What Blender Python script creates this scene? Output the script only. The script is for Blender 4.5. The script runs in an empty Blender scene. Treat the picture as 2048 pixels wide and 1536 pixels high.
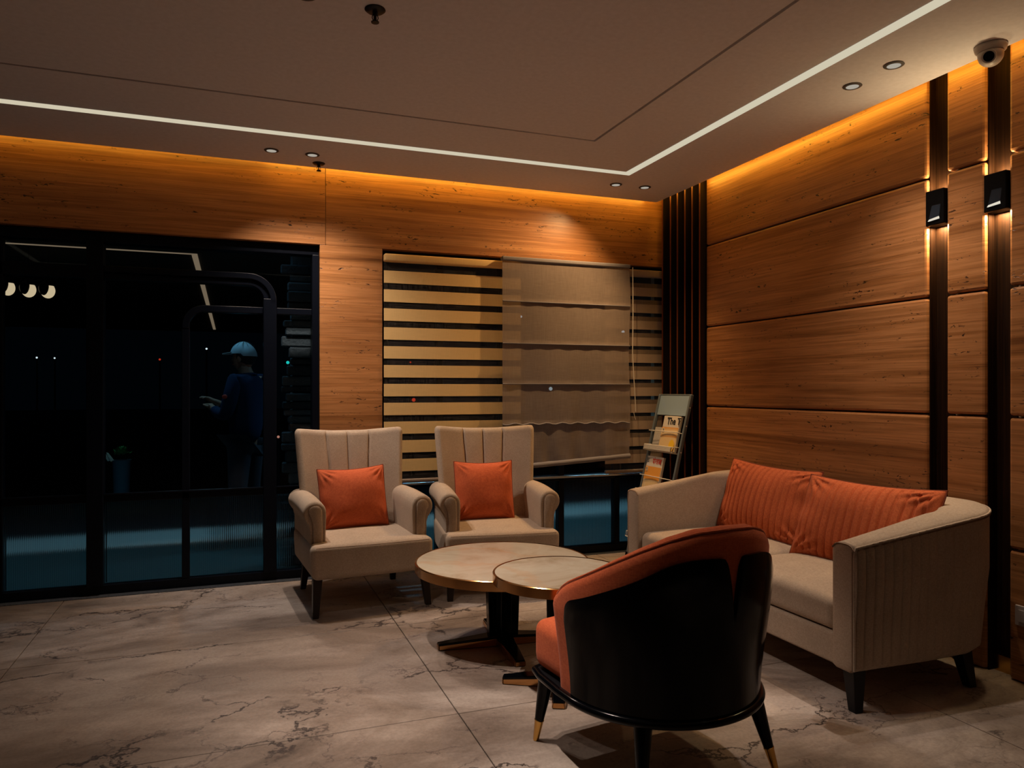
import bpy, bmesh, math, random
from mathutils import Vector, Matrix
random.seed(7)
PI = math.pi
SC = bpy.context.scene
COL = SC.collection
def R(a): return math.radians(a)

# ------------------------------------------------------------------ camera, world, exposure
cd = bpy.data.cameras.new('camera'); cam = bpy.data.objects.new('camera', cd); COL.objects.link(cam)
cd.sensor_width = 36.0; cd.lens = 36.0 * 1480 / 2048
cd.shift_y = 12 / 2048
cd.clip_start = 0.05
cam.location = (0, 0, 1.3); cam.rotation_euler = (R(90), 0, R(-20.5))
SC.camera = cam
w = bpy.data.worlds.new('night'); SC.world = w; w.use_nodes = True
w.node_tree.nodes['Background'].inputs[0].default_value = (0.15, 0.35, 0.6, 1)
w.node_tree.nodes['Background'].inputs[1].default_value = 0.002
SC.view_settings.view_transform = 'Standard'; SC.view_settings.look = 'None'
SC.view_settings.gamma = 1; SC.view_settings.use_curve_mapping = False
SC.view_settings.exposure = 0.0
try:
    SC.cycles.use_denoising = True
    SC.cycles.max_bounces = 8; SC.cycles.transparent_max_bounces = 24
except Exception: pass

# light levels (tune here)
SPOT_BACK_L, SPOT_BACK_R, SPOT_SOFA, SPOT_MID = 90, 96, 42, 128
SPOT_REAR_FILL = 40
SPOT_COL = (1.0, 0.82, 0.68)
SPOT_AMBER = (1.0, 0.60, 0.26)
LED_COL, LED_STR = (1.0, 0.90, 0.66), 0.62
COVE_COL, COVE_STR = (1.0, 0.54, 0.06), 25.0
SCONCE_W = 3.6
OUT_COL = (0.30, 0.72, 1.0)

# ------------------------------------------------------------------ materials
MATS = {}
def mat(name, base=(.8, .8, .8), rough=.5, metal=0, spec=.5, sheen=0, coat=0, build=None):
    m = bpy.data.materials.new(name); m.use_nodes = True
    nt = m.node_tree; b = nt.nodes['Principled BSDF']
    b.inputs['Base Color'].default_value = (*base, 1)
    b.inputs['Roughness'].default_value = rough
    b.inputs['Metallic'].default_value = metal
    b.inputs['Specular IOR Level'].default_value = spec
    b.inputs['Sheen Weight'].default_value = sheen
    b.inputs['Coat Weight'].default_value = coat
    if build: build(nt, b)
    MATS[name] = m
    return m
def N(nt, t, **kw):
    n = nt.nodes.new(t)
    for k, v in kw.items(): setattr(n, k, v)
    return n
def ramp(nt, fac, stops):
    n = N(nt, 'ShaderNodeValToRGB'); el = n.color_ramp.elements
    while len(el) < len(stops): el.new(.5)
    for e, (p, c) in zip(el, stops):
        e.position = p; e.color = (*c, 1) if len(c) == 3 else c
    nt.links.new(fac, n.inputs[0]); return n.outputs[0]
def coords(nt, scale=(1, 1, 1), rnd=True, kind='Object'):
    tc = N(nt, 'ShaderNodeTexCoord'); mp = N(nt, 'ShaderNodeMapping')
    nt.links.new(tc.outputs[kind], mp.inputs['Vector'])
    mp.inputs['Scale'].default_value = scale
    if rnd:
        oi = N(nt, 'ShaderNodeObjectInfo'); mu = N(nt, 'ShaderNodeMath', operation='MULTIPLY')
        nt.links.new(oi.outputs['Random'], mu.inputs[0]); mu.inputs[1].default_value = 37.0
        cb = N(nt, 'ShaderNodeCombineXYZ')
        for i in range(3): nt.links.new(mu.outputs[0], cb.inputs[i])
        nt.links.new(cb.outputs[0], mp.inputs['Location'])
    return mp.outputs[0]
def noise(nt, vec, scale, detail=4, rough=.5, dist=0, out='Fac'):
    n = N(nt, 'ShaderNodeTexNoise'); nt.links.new(vec, n.inputs['Vector'])
    n.inputs['Scale'].default_value = scale; n.inputs['Detail'].default_value = detail
    n.inputs['Roughness'].default_value = rough; n.inputs['Distortion'].default_value = dist
    return n.outputs[out]
def mix(nt, fac, a, b, mode='MIX'):
    n = N(nt, 'ShaderNodeMix', data_type='RGBA', blend_type=mode)
    if isinstance(fac, (int, float)): n.inputs[0].default_value = fac
    else: nt.links.new(fac, n.inputs[0])
    for i, v in ((6, a), (7, b)):
        if isinstance(v, tuple): n.inputs[i].default_value = (*v, 1)
        else: nt.links.new(v, n.inputs[i])
    return n.outputs[2]
def math2(nt, op, a, b):
    n = N(nt, 'ShaderNodeMath', operation=op)
    for i, v in enumerate((a, b)):
        if isinstance(v, (int, float)): n.inputs[i].default_value = v
        else: nt.links.new(v, n.inputs[i])
    return n.outputs[0]
def bump(nt, b, h, strength=.3, dist=.01):
    n = N(nt, 'ShaderNodeBump'); n.inputs['Strength'].default_value = strength
    n.inputs['Distance'].default_value = dist
    nt.links.new(h, n.inputs['Height']); nt.links.new(n.outputs[0], b.inputs['Normal'])

def travertine(nt, b):
    v = coords(nt, (.24, .24, 9))
    f = noise(nt, v, 1.6, 9, .62, .12)
    c = ramp(nt, f, [(.26, (.17, .066, .020)), (.40, (.32, .136, .044)), (.50, (.46, .212, .080)), (.58, (.34, .146, .050)), (.74, (.55, .275, .112))])
    g = noise(nt, coords(nt, (.55, .55, 44)), 3.4, 8, .72, .05)
    c = mix(nt, .75, c, ramp(nt, g, [(.3, (.46, .42, .40)), (.5, (.98, .98, .98)), (.7, (1.34, 1.3, 1.26))]), 'MULTIPLY')
    l = noise(nt, coords(nt, (.5, .5, 1.6)), 1.5, 4, .55)
    c = mix(nt, .8, c, ramp(nt, l, [(.35, (.74, .68, .64)), (.65, (1.14, 1.12, 1.1))]), 'MULTIPLY')
    p = noise(nt, coords(nt, (1, 1, 3.2)), 24, 3, .6, .5)
    q = noise(nt, coords(nt, (1, 1, 6)), 1.9, 3, .6)
    pit = math2(nt, 'MULTIPLY', ramp(nt, p, [(.615, (0, 0, 0)), (.65, (1, 1, 1))]), ramp(nt, q, [(.50, (0, 0, 0)), (.60, (1, 1, 1))]))
    c = mix(nt, pit, c, (.035, .014, .005))
    nt.links.new(c, b.inputs['Base Color'])
    hh = math2(nt, 'SUBTRACT', math2(nt, 'MULTIPLY', g, .3), pit)
    bump(nt, b, hh, .4, .003)
mat('travertine', rough=.34, spec=.45, build=travertine)

BIGOFF = (12.4, 3.3, 7.0)
def marble(nt, b):
    v = N(nt, 'ShaderNodeNewGeometry').outputs['Position']
    rot = N(nt, 'ShaderNodeMapping'); nt.links.new(v, rot.inputs[0]); rot.inputs['Rotation'].default_value = (0, 0, R(-38)); rot.inputs['Scale'].default_value = (.62, 1.25, 1)
    vr = rot.outputs[0]
    cl = noise(nt, vr, 1.3, 10, .68, .9)
    c = ramp(nt, cl, [(.30, (.16, .12, .10)), (.43, (.37, .30, .255)), (.54, (.50, .42, .37)), (.70, (.59, .515, .46))])
    m0 = N(nt, 'ShaderNodeMapping'); nt.links.new(vr, m0.inputs[0]); m0.inputs['Location'].default_value = BIGOFF
    big = ramp(nt, noise(nt, m0.outputs[0], .55, 6, .6, .6), [(.40, (.36, .33, .31)), (.58, (1, 1, 1))])
    c = mix(nt, .85, c, big, 'MULTIPLY')
    d = noise(nt, v, 3.2, 6, .65, 0, 'Color')
    mp = N(nt, 'ShaderNodeVectorMath', operation='MULTIPLY_ADD')
    nt.links.new(d, mp.inputs[0]); mp.inputs[1].default_value = (.42, .42, .42); nt.links.new(vr, mp.inputs[2])
    def veins(scale, width, lo, hi, msc, off):
        vo = N(nt, 'ShaderNodeTexVoronoi', feature='DISTANCE_TO_EDGE'); nt.links.new(mp.outputs[0], vo.inputs['Vector'])
        vo.inputs['Scale'].default_value = scale
        l = ramp(nt, vo.outputs['Distance'], [(0, (1, 1, 1)), (width * .45, (.8, .8, .8)), (width, (0, 0, 0))])
        m2 = N(nt, 'ShaderNodeMapping'); nt.links.new(v, m2.inputs[0]); m2.inputs['Location'].default_value = (off, off * .7, 0)
        k = ramp(nt, noise(nt, m2.outputs[0], msc, 4, .62), [(lo, (0, 0, 0)), (hi, (1, 1, 1))])
        return math2(nt, 'MULTIPLY', l, k)
    a = veins(1.2, .012, .45, .53, 1.5, 3.1)
    a2 = veins(3.2, .018, .48, .58, 2.2, 8.7)
    a3 = veins(8.0, .05, .55, .66, 2.6, 5.2)
    sm = ramp(nt, noise(nt, vr, 3.4, 10, .75, 1.5), [(.55, (0, 0, 0)), (.74, (1, 1, 1))])
    c = mix(nt, math2(nt, 'MULTIPLY', sm, .55), c, (.12, .09, .075))
    c = mix(nt, math2(nt, 'MULTIPLY', a3, .35), c, (.14, .10, .09))
    c = mix(nt, math2(nt, 'MULTIPLY', a2, .7), c, (.07, .05, .05))
    c = mix(nt, math2(nt, 'MULTIPLY', a, .95), c, (.03, .022, .022))
    fine = ramp(nt, noise(nt, v, 70, 4, .65), [(.3, (.84, .84, .84)), (.7, (1.1, 1.1, 1.1))])
    c = mix(nt, 1.0, c, fine, 'MULTIPLY')
    nt.links.new(c, b.inputs['Base Color'])
mat('floor_marble', rough=.42, spec=.35, build=marble)

def fabric(c0, c1, sc=420, bs=.25):
    def f(nt, b):
        v = coords(nt, rnd=False)
        n1 = noise(nt, coords(nt, (1, 1, .22), rnd=False), sc, 2, .5)
        n2 = noise(nt, coords(nt, (.22, .22, 1), rnd=False), sc, 2, .5)
        n3 = noise(nt, v, 7, 3, .5)
        n = math2(nt, 'ADD', n1, n2)
        c = ramp(nt, math2(nt, 'MULTIPLY', n, .5), [(.35, c0), (.65, c1)])
        c = mix(nt, .5, c, ramp(nt, n3, [(.3, (.86, .86, .86)), (.7, (1.1, 1.1, 1.1))]), 'MULTIPLY')
        nt.links.new(c, b.inputs['Base Color'])
        bump(nt, b, n, bs, .0015)
    return f
mat('beige_fabric', rough=.9, spec=.2, sheen=.06, build=fabric((.34, .26, .195), (.47, .37, .285)))
mat('beige_seam', (.22, .14, .09), rough=.9)
mat('rust_velvet', rough=.85, spec=.15, sheen=.05, build=fabric((.43, .083, .031), (.57, .128, .048), 300, .15))
mat('rust_weave', rough=.9, spec=.15, sheen=.04, build=fabric((.42, .088, .030), (.60, .15, .055), 380, .35))
mat('rust_seam', (.22, .045, .018), rough=.9)

def darkwood(c0, c1, ax=(30, 30, 1.2)):
    def f(nt, b):
        n = noise(nt, coords(nt, ax), 2.2, 5, .6, .4)
        nt.links.new(ramp(nt, n, [(.3, c0), (.7, c1)]), b.inputs['Base Color'])
    return f
mat('wenge_wood', rough=.38, spec=.4, build=darkwood((.005, .003, .002), (.014, .007, .004)))
mat('louvre_wood', rough=.45, spec=.4, build=darkwood((.006, .003, .002), (.018, .008, .005)))
mat('lit_edge_wood', (.14, .033, .009), rough=.55, spec=.2)  # brighter red tone paints the light caught on slat front edges
mat('sconce_black', (.0012, .0012, .0016), rough=.5, spec=.08)
mat('reflector_blue', (.012, .02, .032), rough=.25, spec=.5)
mat('channel_wood', rough=.62, spec=.06, build=darkwood((.005, .002, .0008), (.024, .0095, .0035), (60, 60, 1)))
mat('black_gloss', (.0016, .0020, .0032), rough=.14, spec=.15)
mat('black_metal', (.004, .004, .006), rough=.42, spec=.25)
mat('frame_metal', (.0022, .0035, .0075), rough=.36, spec=.14)
mat('bronze', (.52, .27, .105), rough=.20, metal=1)
mat('brass', (.72, .42, .12), rough=.22, metal=1)
mat('chrome_grey', (.42, .45, .48), rough=.30, metal=1)
mat('rack_grey', (.17, .21, .25), rough=.38, metal=.25)
mat('rack_panel', (.30, .42, .56), rough=.45, spec=.4)
mat('wire_white', (.72, .68, .62), rough=.4)
mat('ceiling_paint', rough=.92, spec=.12, build=lambda nt, b: nt.links.new(
    ramp(nt, noise(nt, coords(nt, rnd=False), 40, 3, .5), [(.3, (.70, .68, .70)), (.7, (.76, .74, .765))]), b.inputs['Base Color']))
mat('soffit_paint', (.5, .4, .3), rough=.9)
mat('room_paint', (.035, .032, .032), rough=.9)
mat('white_plastic', (.40, .345, .31), rough=.42)
mat('lens_black', (.002, .002, .003), rough=.08)
mat('dark_granite', rough=.35, build=lambda nt, b: nt.links.new(
    ramp(nt, noise(nt, coords(nt, rnd=False), 160, 3, .7), [(.35, (.012, .014, .018)), (.7, (.10, .11, .13))]), b.inputs['Base Color']))
def onyx(nt, b):
    v = coords(nt, (1, 1, 1))
    n = noise(nt, v, 2.2, 7, .6, 1.4)
    c = ramp(nt, n, [(.30, (.30, .235, .16)), (.45, (.385, .325, .25)), (.60, (.43, .385, .31)), (.75, (.385, .315, .23))])
    wv = N(nt, 'ShaderNodeTexWave', wave_type='BANDS', bands_direction='DIAGONAL'); nt.links.new(v, wv.inputs[0])
    wv.inputs['Scale'].default_value = 1.3; wv.inputs['Distortion'].default_value = 9; wv.inputs['Detail'].default_value = 4
    wv.inputs['Detail Scale'].default_value = 1.6
    c = mix(nt, math2(nt, 'MULTIPLY', ramp(nt, wv.outputs['Fac'], [(.86, (0, 0, 0)), (.98, (1, 1, 1))]), .35), c, (.42, .26, .15))
    nt.links.new(c, b.inputs['Base Color'])
mat('table_marble', rough=.16, spec=.5, build=onyx)

def emis(name, col, s):
    m = bpy.data.materials.new(name); m.use_nodes = True; nt = m.node_tree
    nt.nodes.remove(nt.nodes['Principled BSDF'])
    e = N(nt, 'ShaderNodeEmission'); e.inputs[0].default_value = (*col, 1); e.inputs[1].default_value = s
    nt.links.new(e.outputs[0], nt.nodes['Material Output'].inputs[0]); MATS[name] = m; return m
emis('led_light', LED_COL, LED_STR)
emis('cove_light', COVE_COL, COVE_STR)
emis('cove_light_weak', COVE_COL, COVE_STR * .42)
emis('lamp_lens', (1, .92, .76), .75)
emis('lamp_dim', (1, .90, .74), .40)
mat('trim_grey', (.10, .09, .085), rough=.6, spec=.2)
emis('mirrored_led', (1.0, .72, .46), .17)
emis('pendant_glow', (1.0, .76, .46), .62)
emis('white_glow', (.85, .97, 1), .9); emis('red_glow', (1, .06, .02), .45)
emis('cyan_glow', (.02, .9, .8), .6); emis('amber_glow', (1, .45, .08), .7)
emis('pink_glow', (1, .42, .3), .4)

def sheer(name, col, transp, transl=.5):
    m = bpy.data.materials.new(name); m.use_nodes = True; nt = m.node_tree
    nt.nodes.remove(nt.nodes['Principled BSDF'])
    vx = noise(nt, coords(nt, (1, 1, .04), rnd=False), 260, 3, .6)
    vz = noise(nt, coords(nt, (.04, .04, 1), rnd=False), 260, 3, .6)
    k = math2(nt, 'MULTIPLY', math2(nt, 'ADD', vx, vz), .5)
    d = N(nt, 'ShaderNodeBsdfDiffuse'); tl = N(nt, 'ShaderNodeBsdfTranslucent'); tr = N(nt, 'ShaderNodeBsdfTransparent')
    cc = mix(nt, k, tuple(.82 * x for x in col), tuple(min(1, 1.15 * x) for x in col))
    nt.links.new(cc, d.inputs[0]); nt.links.new(cc, tl.inputs[0])
    m1 = N(nt, 'ShaderNodeMixShader'); m1.inputs[0].default_value = transl * .3
    nt.links.new(d.outputs[0], m1.inputs[1]); nt.links.new(tl.outputs[0], m1.inputs[2])
    m2 = N(nt, 'ShaderNodeMixShader')
    f = ramp(nt, k, [(.35, (transp * 1.25,) * 3), (.65, (transp * .75,) * 3)])
    nt.links.new(f, m2.inputs[0]); nt.links.new(m1.outputs[0], m2.inputs[1]); nt.links.new(tr.outputs[0], m2.inputs[2])
    nt.links.new(m2.outputs[0], nt.nodes['Material Output'].inputs[0]); MATS[name] = m; return m
sheer('roman_fabric', (.29, .235, .205), .28)
sheer('roman_hem', (.25, .235, .25), .06)
sheer('zebra_sheer', (.20, .17, .15), .86)
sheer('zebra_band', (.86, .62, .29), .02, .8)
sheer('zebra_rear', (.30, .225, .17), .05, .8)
sheer('zebra_band_unlit', (.50, .385, .30), .02, .8)  # same fabric as the left blind, its lack of light put into the colour

def pane(name, tint, refl, rough=.0, haze=0.0, hcol=(.2, .5, .6)):
    m = bpy.data.materials.new(name); m.use_nodes = True; nt = m.node_tree
    nt.nodes.remove(nt.nodes['Principled BSDF'])
    tr = N(nt, 'ShaderNodeBsdfTransparent'); tr.inputs[0].default_value = (*tint, 1)
    gl = N(nt, 'ShaderNodeBsdfGlossy'); gl.inputs['Roughness'].default_value = rough
    fr = N(nt, 'ShaderNodeFresnel'); fr.inputs[0].default_value = 1.0 + refl
    m1 = N(nt, 'ShaderNodeMixShader'); nt.links.new(fr.outputs[0], m1.inputs[0])
    src = tr.outputs[0]
    if haze:
        tl = N(nt, 'ShaderNodeBsdfTranslucent'); tl.inputs[0].default_value = (*hcol, 1)
        m0 = N(nt, 'ShaderNodeMixShader'); m0.inputs[0].default_value = haze
        nt.links.new(tr.outputs[0], m0.inputs[1]); nt.links.new(tl.outputs[0], m0.inputs[2]); src = m0.outputs[0]
    nt.links.new(src, m1.inputs[1]); nt.links.new(gl.outputs[0], m1.inputs[2])
    nt.links.new(m1.outputs[0], nt.nodes['Material Output'].inputs[0]); MATS[name] = m; return m
pane('clear_glass', (.86, .92, .95), .20)
def ribbed():
    m = bpy.data.materials.new('ribbed_glass'); m.use_nodes = True; nt = m.node_tree
    nt.nodes.remove(nt.nodes['Principled BSDF'])
    rf = N(nt, 'ShaderNodeBsdfRefraction'); rf.inputs['IOR'].default_value = 1.22; rf.inputs['Roughness'].default_value = .14
    lw = N(nt, 'ShaderNodeLayerWeight'); lw.inputs[0].default_value = .55
    nt.links.new(ramp(nt, lw.outputs['Facing'], [(.15, (.95, 1, 1)), (.75, (.30, .38, .40))]), rf.inputs[0])
    gl = N(nt, 'ShaderNodeBsdfGlossy'); gl.inputs['Roughness'].default_value = .12
    fr = N(nt, 'ShaderNodeFresnel'); fr.inputs[0].default_value = 1.25
    m1 = N(nt, 'ShaderNodeMixShader'); nt.links.new(fr.outputs[0], m1.inputs[0])
    nt.links.new(rf.outputs[0], m1.inputs[1]); nt.links.new(gl.outputs[0], m1.inputs[2])
    nt.links.new(m1.outputs[0], nt.nodes['Material Output'].inputs[0]); MATS['ribbed_glass'] = m
ribbed()
# outdoors
mat('asphalt', (.012, .014, .018), rough=.8)
mat('porch_tile', (.05, .10, .105), rough=.45)
mat('porch_kerb', (.44, .46, .44), rough=.7)
mat('added_ceiling_paint', (.05, .05, .045), rough=.9)
def slate(nt, b):
    oi = N(nt, 'ShaderNodeObjectInfo')
    c = ramp(nt, oi.outputs['Random'], [(0, (.03, .045, .06)), (1, (.13, .17, .20))])
    nt.links.new(c, b.inputs['Base Color'])
    bump(nt, b, noise(nt, coords(nt), 30, 5, .6), .7, .02)
mat('slate', rough=.75, build=slate)
mat('leaf_green', (.06, .34, .13), rough=.5); mat('leaf_pale', (.5, .66, .75), rough=.3); mat('pot_blue', (.05, .14, .24), rough=.5)
mat('skin', (.30, .17, .11), rough=.6); mat('shirt_blue', (.012, .028, .066), rough=.95, spec=.1); mat('trousers_dark', (.016, .02, .032), rough=.9)
mat('cap_grey', (.36, .50, .56), rough=.8); mat('hair_black', (.008, .007, .007), rough=.7); mat('shoe_black', (.01, .01, .012), rough=.4)
mat('red_patch', (.5, .06, .04), rough=.7)
mat('ink_black', (.012, .012, .014), rough=.8); mat('ink_red', (.55, .04, .02), rough=.8)
def newsprint(nt, b):
    v = coords(nt, (1, 1, 1), rnd=False)
    sp = N(nt, 'ShaderNodeSeparateXYZ'); nt.links.new(v, sp.inputs[0])
    wv = math2(nt, 'SINE', math2(nt, 'MULTIPLY', sp.outputs[1], 900), 0)
    n = noise(nt, coords(nt, (400, 40, 1), rnd=False), 1, 2, .5)
    t = math2(nt, 'MULTIPLY', ramp(nt, wv, [(.35, (0, 0, 0)), (.6, (1, 1, 1))]), ramp(nt, n, [(.4, (0, 0, 0)), (.5, (1, 1, 1))]))
    nt.links.new(mix(nt, math2(nt, 'MULTIPLY', t, .65), (.56, .53, .49), (.13, .13, .14)), b.inputs['Base Color'])
mat('newsprint_text', rough=.9, build=newsprint)
mat('newsprint', (.70, .65, .58), rough=.9)
def advert(nt, b):
    v = coords(nt, (1, 1, 1), rnd=False)
    wv = N(nt, 'ShaderNodeTexWave', wave_type='BANDS', bands_direction='Y'); nt.links.new(v, wv.inputs[0])
    wv.inputs['Scale'].default_value = 3.2; wv.inputs['Distortion'].default_value = 3.5; wv.inputs['Detail'].default_value = 1
    wv.inputs['Detail Scale'].default_value = 1.2
    nt.links.new(ramp(nt, wv.outputs['Fac'], [(0, (.78, .36, .08)), (.5, (.74, .50, .24)), (1, (.80, .66, .44))]), b.inputs['Base Color'])
mat('advert_orange', rough=.8, build=advert)
mat('advert_cream', (.76, .56, .30), rough=.8)
mat('advert_yellow', (.85, .55, .03), rough=.8)
mat('advert_flat', (.80, .36, .06), rough=.8)

# ------------------------------------------------------------------ mesh helpers
class MB:
    def __init__(s): s.v = []; s.f = []
    def add(s, vs, fs):
        o = len(s.v); s.v += [tuple(p) for p in vs]; s.f += [tuple(i + o for i in f) for f in fs]; return s
    def hexa(s, p):   # 4 bottom ccw, 4 top ccw
        return s.add(p, [(3, 2, 1, 0), (4, 5, 6, 7), (0, 1, 5, 4), (1, 2, 6, 5), (2, 3, 7, 6), (3, 0, 4, 7)])
    def box(s, x0, x1, y0, y1, z0, z1):
        return s.hexa([(x0, y0, z0), (x1, y0, z0), (x1, y1, z0), (x0, y1, z0), (x0, y0, z1), (x1, y0, z1), (x1, y1, z1), (x0, y1, z1)])
    def taper(s, c0, h0, c1, h1):   # square section leg, half sizes
        a = [(c0[0] + i * h0, c0[1] + j * h0, c0[2]) for i, j in ((-1, -1), (1, -1), (1, 1), (-1, 1))]
        b = [(c1[0] + i * h1, c1[1] + j * h1, c1[2]) for i, j in ((-1, -1), (1, -1), (1, 1), (-1, 1))]
        return s.hexa(a + b)
    def rings(s, rs, closed=True, cap=True):
        n = len(rs[0]); o = len(s.v)
        for r in rs: s.v += [tuple(p) for p in r]
        for i in range(len(rs) - 1):
            for j in range(n if closed else n - 1):
                k = (j + 1) % n
                s.f.append((o + i * n + j, o + i * n + k, o + (i + 1) * n + k, o + (i + 1) * n + j))
        if cap and closed:
            s.f.append(tuple(o + j for j in reversed(range(n))))
            s.f.append(tuple(o + (len(rs) - 1) * n + j for j in range(n)))
        return s
    def lathe(s, prof, n=32, c=(0, 0, 0)):
        rs = [[(c[0] + r * math.cos(2 * PI * j / n), c[1] + r * math.sin(2 * PI * j / n), c[2] + z) for j in range(n)] for r, z in prof]
        return s.rings(rs)
    def cyl(s, p0, p1, r0, r1=None, n=12):
        r1 = r0 if r1 is None else r1
        return s.tube([p0, p1], [r0, r1], n)
    def tube(s, path, r, n=8, closed=False):
        P = [Vector(p) for p in path]; m = len(P); rs = []
        rr = r if isinstance(r, (list, tuple)) else [r] * m
        t0 = (P[1] - P[0]).normalized()
        up = Vector((0, 0, 1)) if abs(t0.z) < .9 else Vector((1, 0, 0))
        u = t0.cross(up).normalized()
        for i in range(m):
            t = (P[min(i + 1, m - 1)] - P[max(i - 1, 0)])
            if closed: t = P[(i + 1) % m] - P[i - 1]
            t.normalize()
            u = (u - t * u.dot(t)).normalized(); q = t.cross(u)
            rs.append([P[i] + (u * math.cos(2 * PI * j / n) + q * math.sin(2 * PI * j / n)) * rr[i] for j in range(n)])
        if closed: rs.append(rs[0]); return s.rings(rs, cap=False)
        return s.rings(rs)
    def sphere(s, c, r, n=16, m=10, sx=1, sy=1, sz=1):
        prof = [(max(1e-4, r * math.sin(PI * i / m)), -r * math.cos(PI * i / m)) for i in range(m + 1)]
        rs = [[(c[0] + sx * a * math.cos(2 * PI * j / n), c[1] + sy * a * math.sin(2 * PI * j / n), c[2] + sz * z) for j in range(n)] for a, z in prof]
        return s.rings(rs)
    def prism(s, poly, fn0, fn1):
        return s.rings([[fn0(p) for p in poly], [fn1(p) for p in poly]])
    def rbox(s, x0, x1, y0, y1, z0, z1, r, k=4, m=8, fn=None):
        def axis(a, b):
            L = [a + r * (1 - math.cos(PI / 2 * i / k)) * 0 + r * i / k for i in range(k)]
            mid = [a + r + (b - a - 2 * r) * i / m for i in range(m + 1)]
            return L + mid + [b - x + a for x in reversed(L)]
        A = [axis(x0, x1), axis(y0, y1), axis(z0, z1)]
        lo = (x0 + r, y0 + r, z0 + r); hi = (x1 - r, y1 - r, z1 - r)
        bm = {}
        def pt(p):
            c = [min(max(p[i], lo[i]), hi[i]) for i in range(3)]
            d = [p[i] - c[i] for i in range(3)]; l = math.sqrt(sum(x * x for x in d))
            q = tuple(c[i] + d[i] / l * r for i in range(3)) if l > 1e-9 else tuple(p)
            if fn: q = fn(q)
            key = tuple(round(x, 5) for x in p)
            if key not in bm: bm[key] = len(s.v); s.v.append(q)
            return bm[key]
        for ax in range(3):
            b, c = (ax + 1) % 3, (ax + 2) % 3
            for side in (0, 1):
                val = A[ax][0] if side == 0 else A[ax][-1]
                for i in range(len(A[b]) - 1):
                    for j in range(len(A[c]) - 1):
                        q = []
                        for (ii, jj) in ((i, j), (i + 1, j), (i + 1, j + 1), (i, j + 1)):
                            p = [0, 0, 0]; p[ax] = val; p[b] = A[b][ii]; p[c] = A[c][jj]; q.append(pt(p))
                        s.f.append(tuple(q) if side else tuple(reversed(q)))
        return s
    def build(s, name, m, parent=None, org=(0, 0, 0), smooth=None, bevel=0, seg=2, sub=0, fixn=False):
        me = bpy.data.meshes.new(name)
        me.from_pydata([(p[0] - org[0], p[1] - org[1], p[2] - org[2]) for p in s.v], [], s.f)
        if fixn:
            bm = bmesh.new(); bm.from_mesh(me); bmesh.ops.remove_doubles(bm, verts=bm.verts, dist=1e-5)
            bmesh.ops.recalc_face_normals(bm, faces=bm.faces); bm.to_mesh(me); bm.free()
        me.materials.append(MATS[m]); me.update()
        if smooth is not None:
            me.shade_smooth()
            if smooth < 180: me.set_sharp_from_angle(angle=R(smooth))
        o = bpy.data.objects.new(name, me); COL.objects.link(o)
        if parent is not None: o.parent = parent
        if bevel:
            b = o.modifiers.new('bevel', 'BEVEL'); b.width = bevel; b.segments = seg; b.limit_method = 'ANGLE'; b.angle_limit = R(40)
        if sub:
            b = o.modifiers.new('sub', 'SUBSURF'); b.levels = sub; b.render_levels = sub
        return o
def tag(o, label, cat, group=None, kind=None):
    if label: o['label'] = label
    if cat: o['category'] = cat
    if group: o['group'] = group
    if kind: o['kind'] = kind
    return o
def empty(name, loc, rz=0):
    o = bpy.data.objects.new(name, None); COL.objects.link(o); o.empty_display_size = .1
    o.location = loc; o.rotation_euler = (0, 0, rz); return o
def at(o, loc, rz=0): o.location = loc; o.rotation_euler = (0, 0, rz); return o
def struct(o): o['kind'] = 'structure'; return o
def clone(o, parent=None):
    c = o.copy(); COL.objects.link(c)
    if parent is not None: c.parent = parent
    for ch in list(o.children): clone(ch, c)
    return c
def cbox(name, m, x0, x1, y0, y1, z0, z1, parent=None, bevel=0, seg=2):   # box whose origin is its own centre
    c = ((x0 + x1) / 2, (y0 + y1) / 2, (z0 + z1) / 2)
    o = MB().box(x0, x1, y0, y1, z0, z1).build(name, m, parent, org=c, bevel=bevel, seg=seg); o.location = c; return o
def lamp(name, kind, loc, energy, col, parent=None, rot=(0, 0, 0), **kw):
    l = bpy.data.lights.new(name, kind); l.energy = energy; l.color = col
    for k, v in kw.items(): setattr(l, k, v)
    o = bpy.data.objects.new(name, l); COL.objects.link(o); o.location = loc; o.rotation_euler = rot
    if parent is not None: o.parent = parent
    return o
def smooth(t): t = max(0, min(1, t)); return t * t * (3 - 2 * t)

# ------------------------------------------------------------------ floor
XL, YF, XR, YB = -3.0, -3.0, 3.32, 5.24
floor = struct(MB().box(XL - .1, XR + .1, YF - .1, YB, -.12, -.020).build('floor', 'dark_granite'))
xs = [XL, -.99, .84, 2.67, XR]; ys = [YF, -1.9, -.71, .48, 1.67, 2.86, 4.05, YB]
for i in range(4):
    for j in range(7):
        g = .0022
        cbox('tile', 'floor_marble', xs[i] + g, xs[i + 1] - g, ys[j] + g, ys[j + 1] - g, -.020, random.choice((0, -.0004, .0004)), floor, bevel=.0015, seg=1)
struct(MB().box(XL, XR, YB + .001, 5.47, -.10, .004).build('trim_1', 'dark_granite', bevel=.002))

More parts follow.
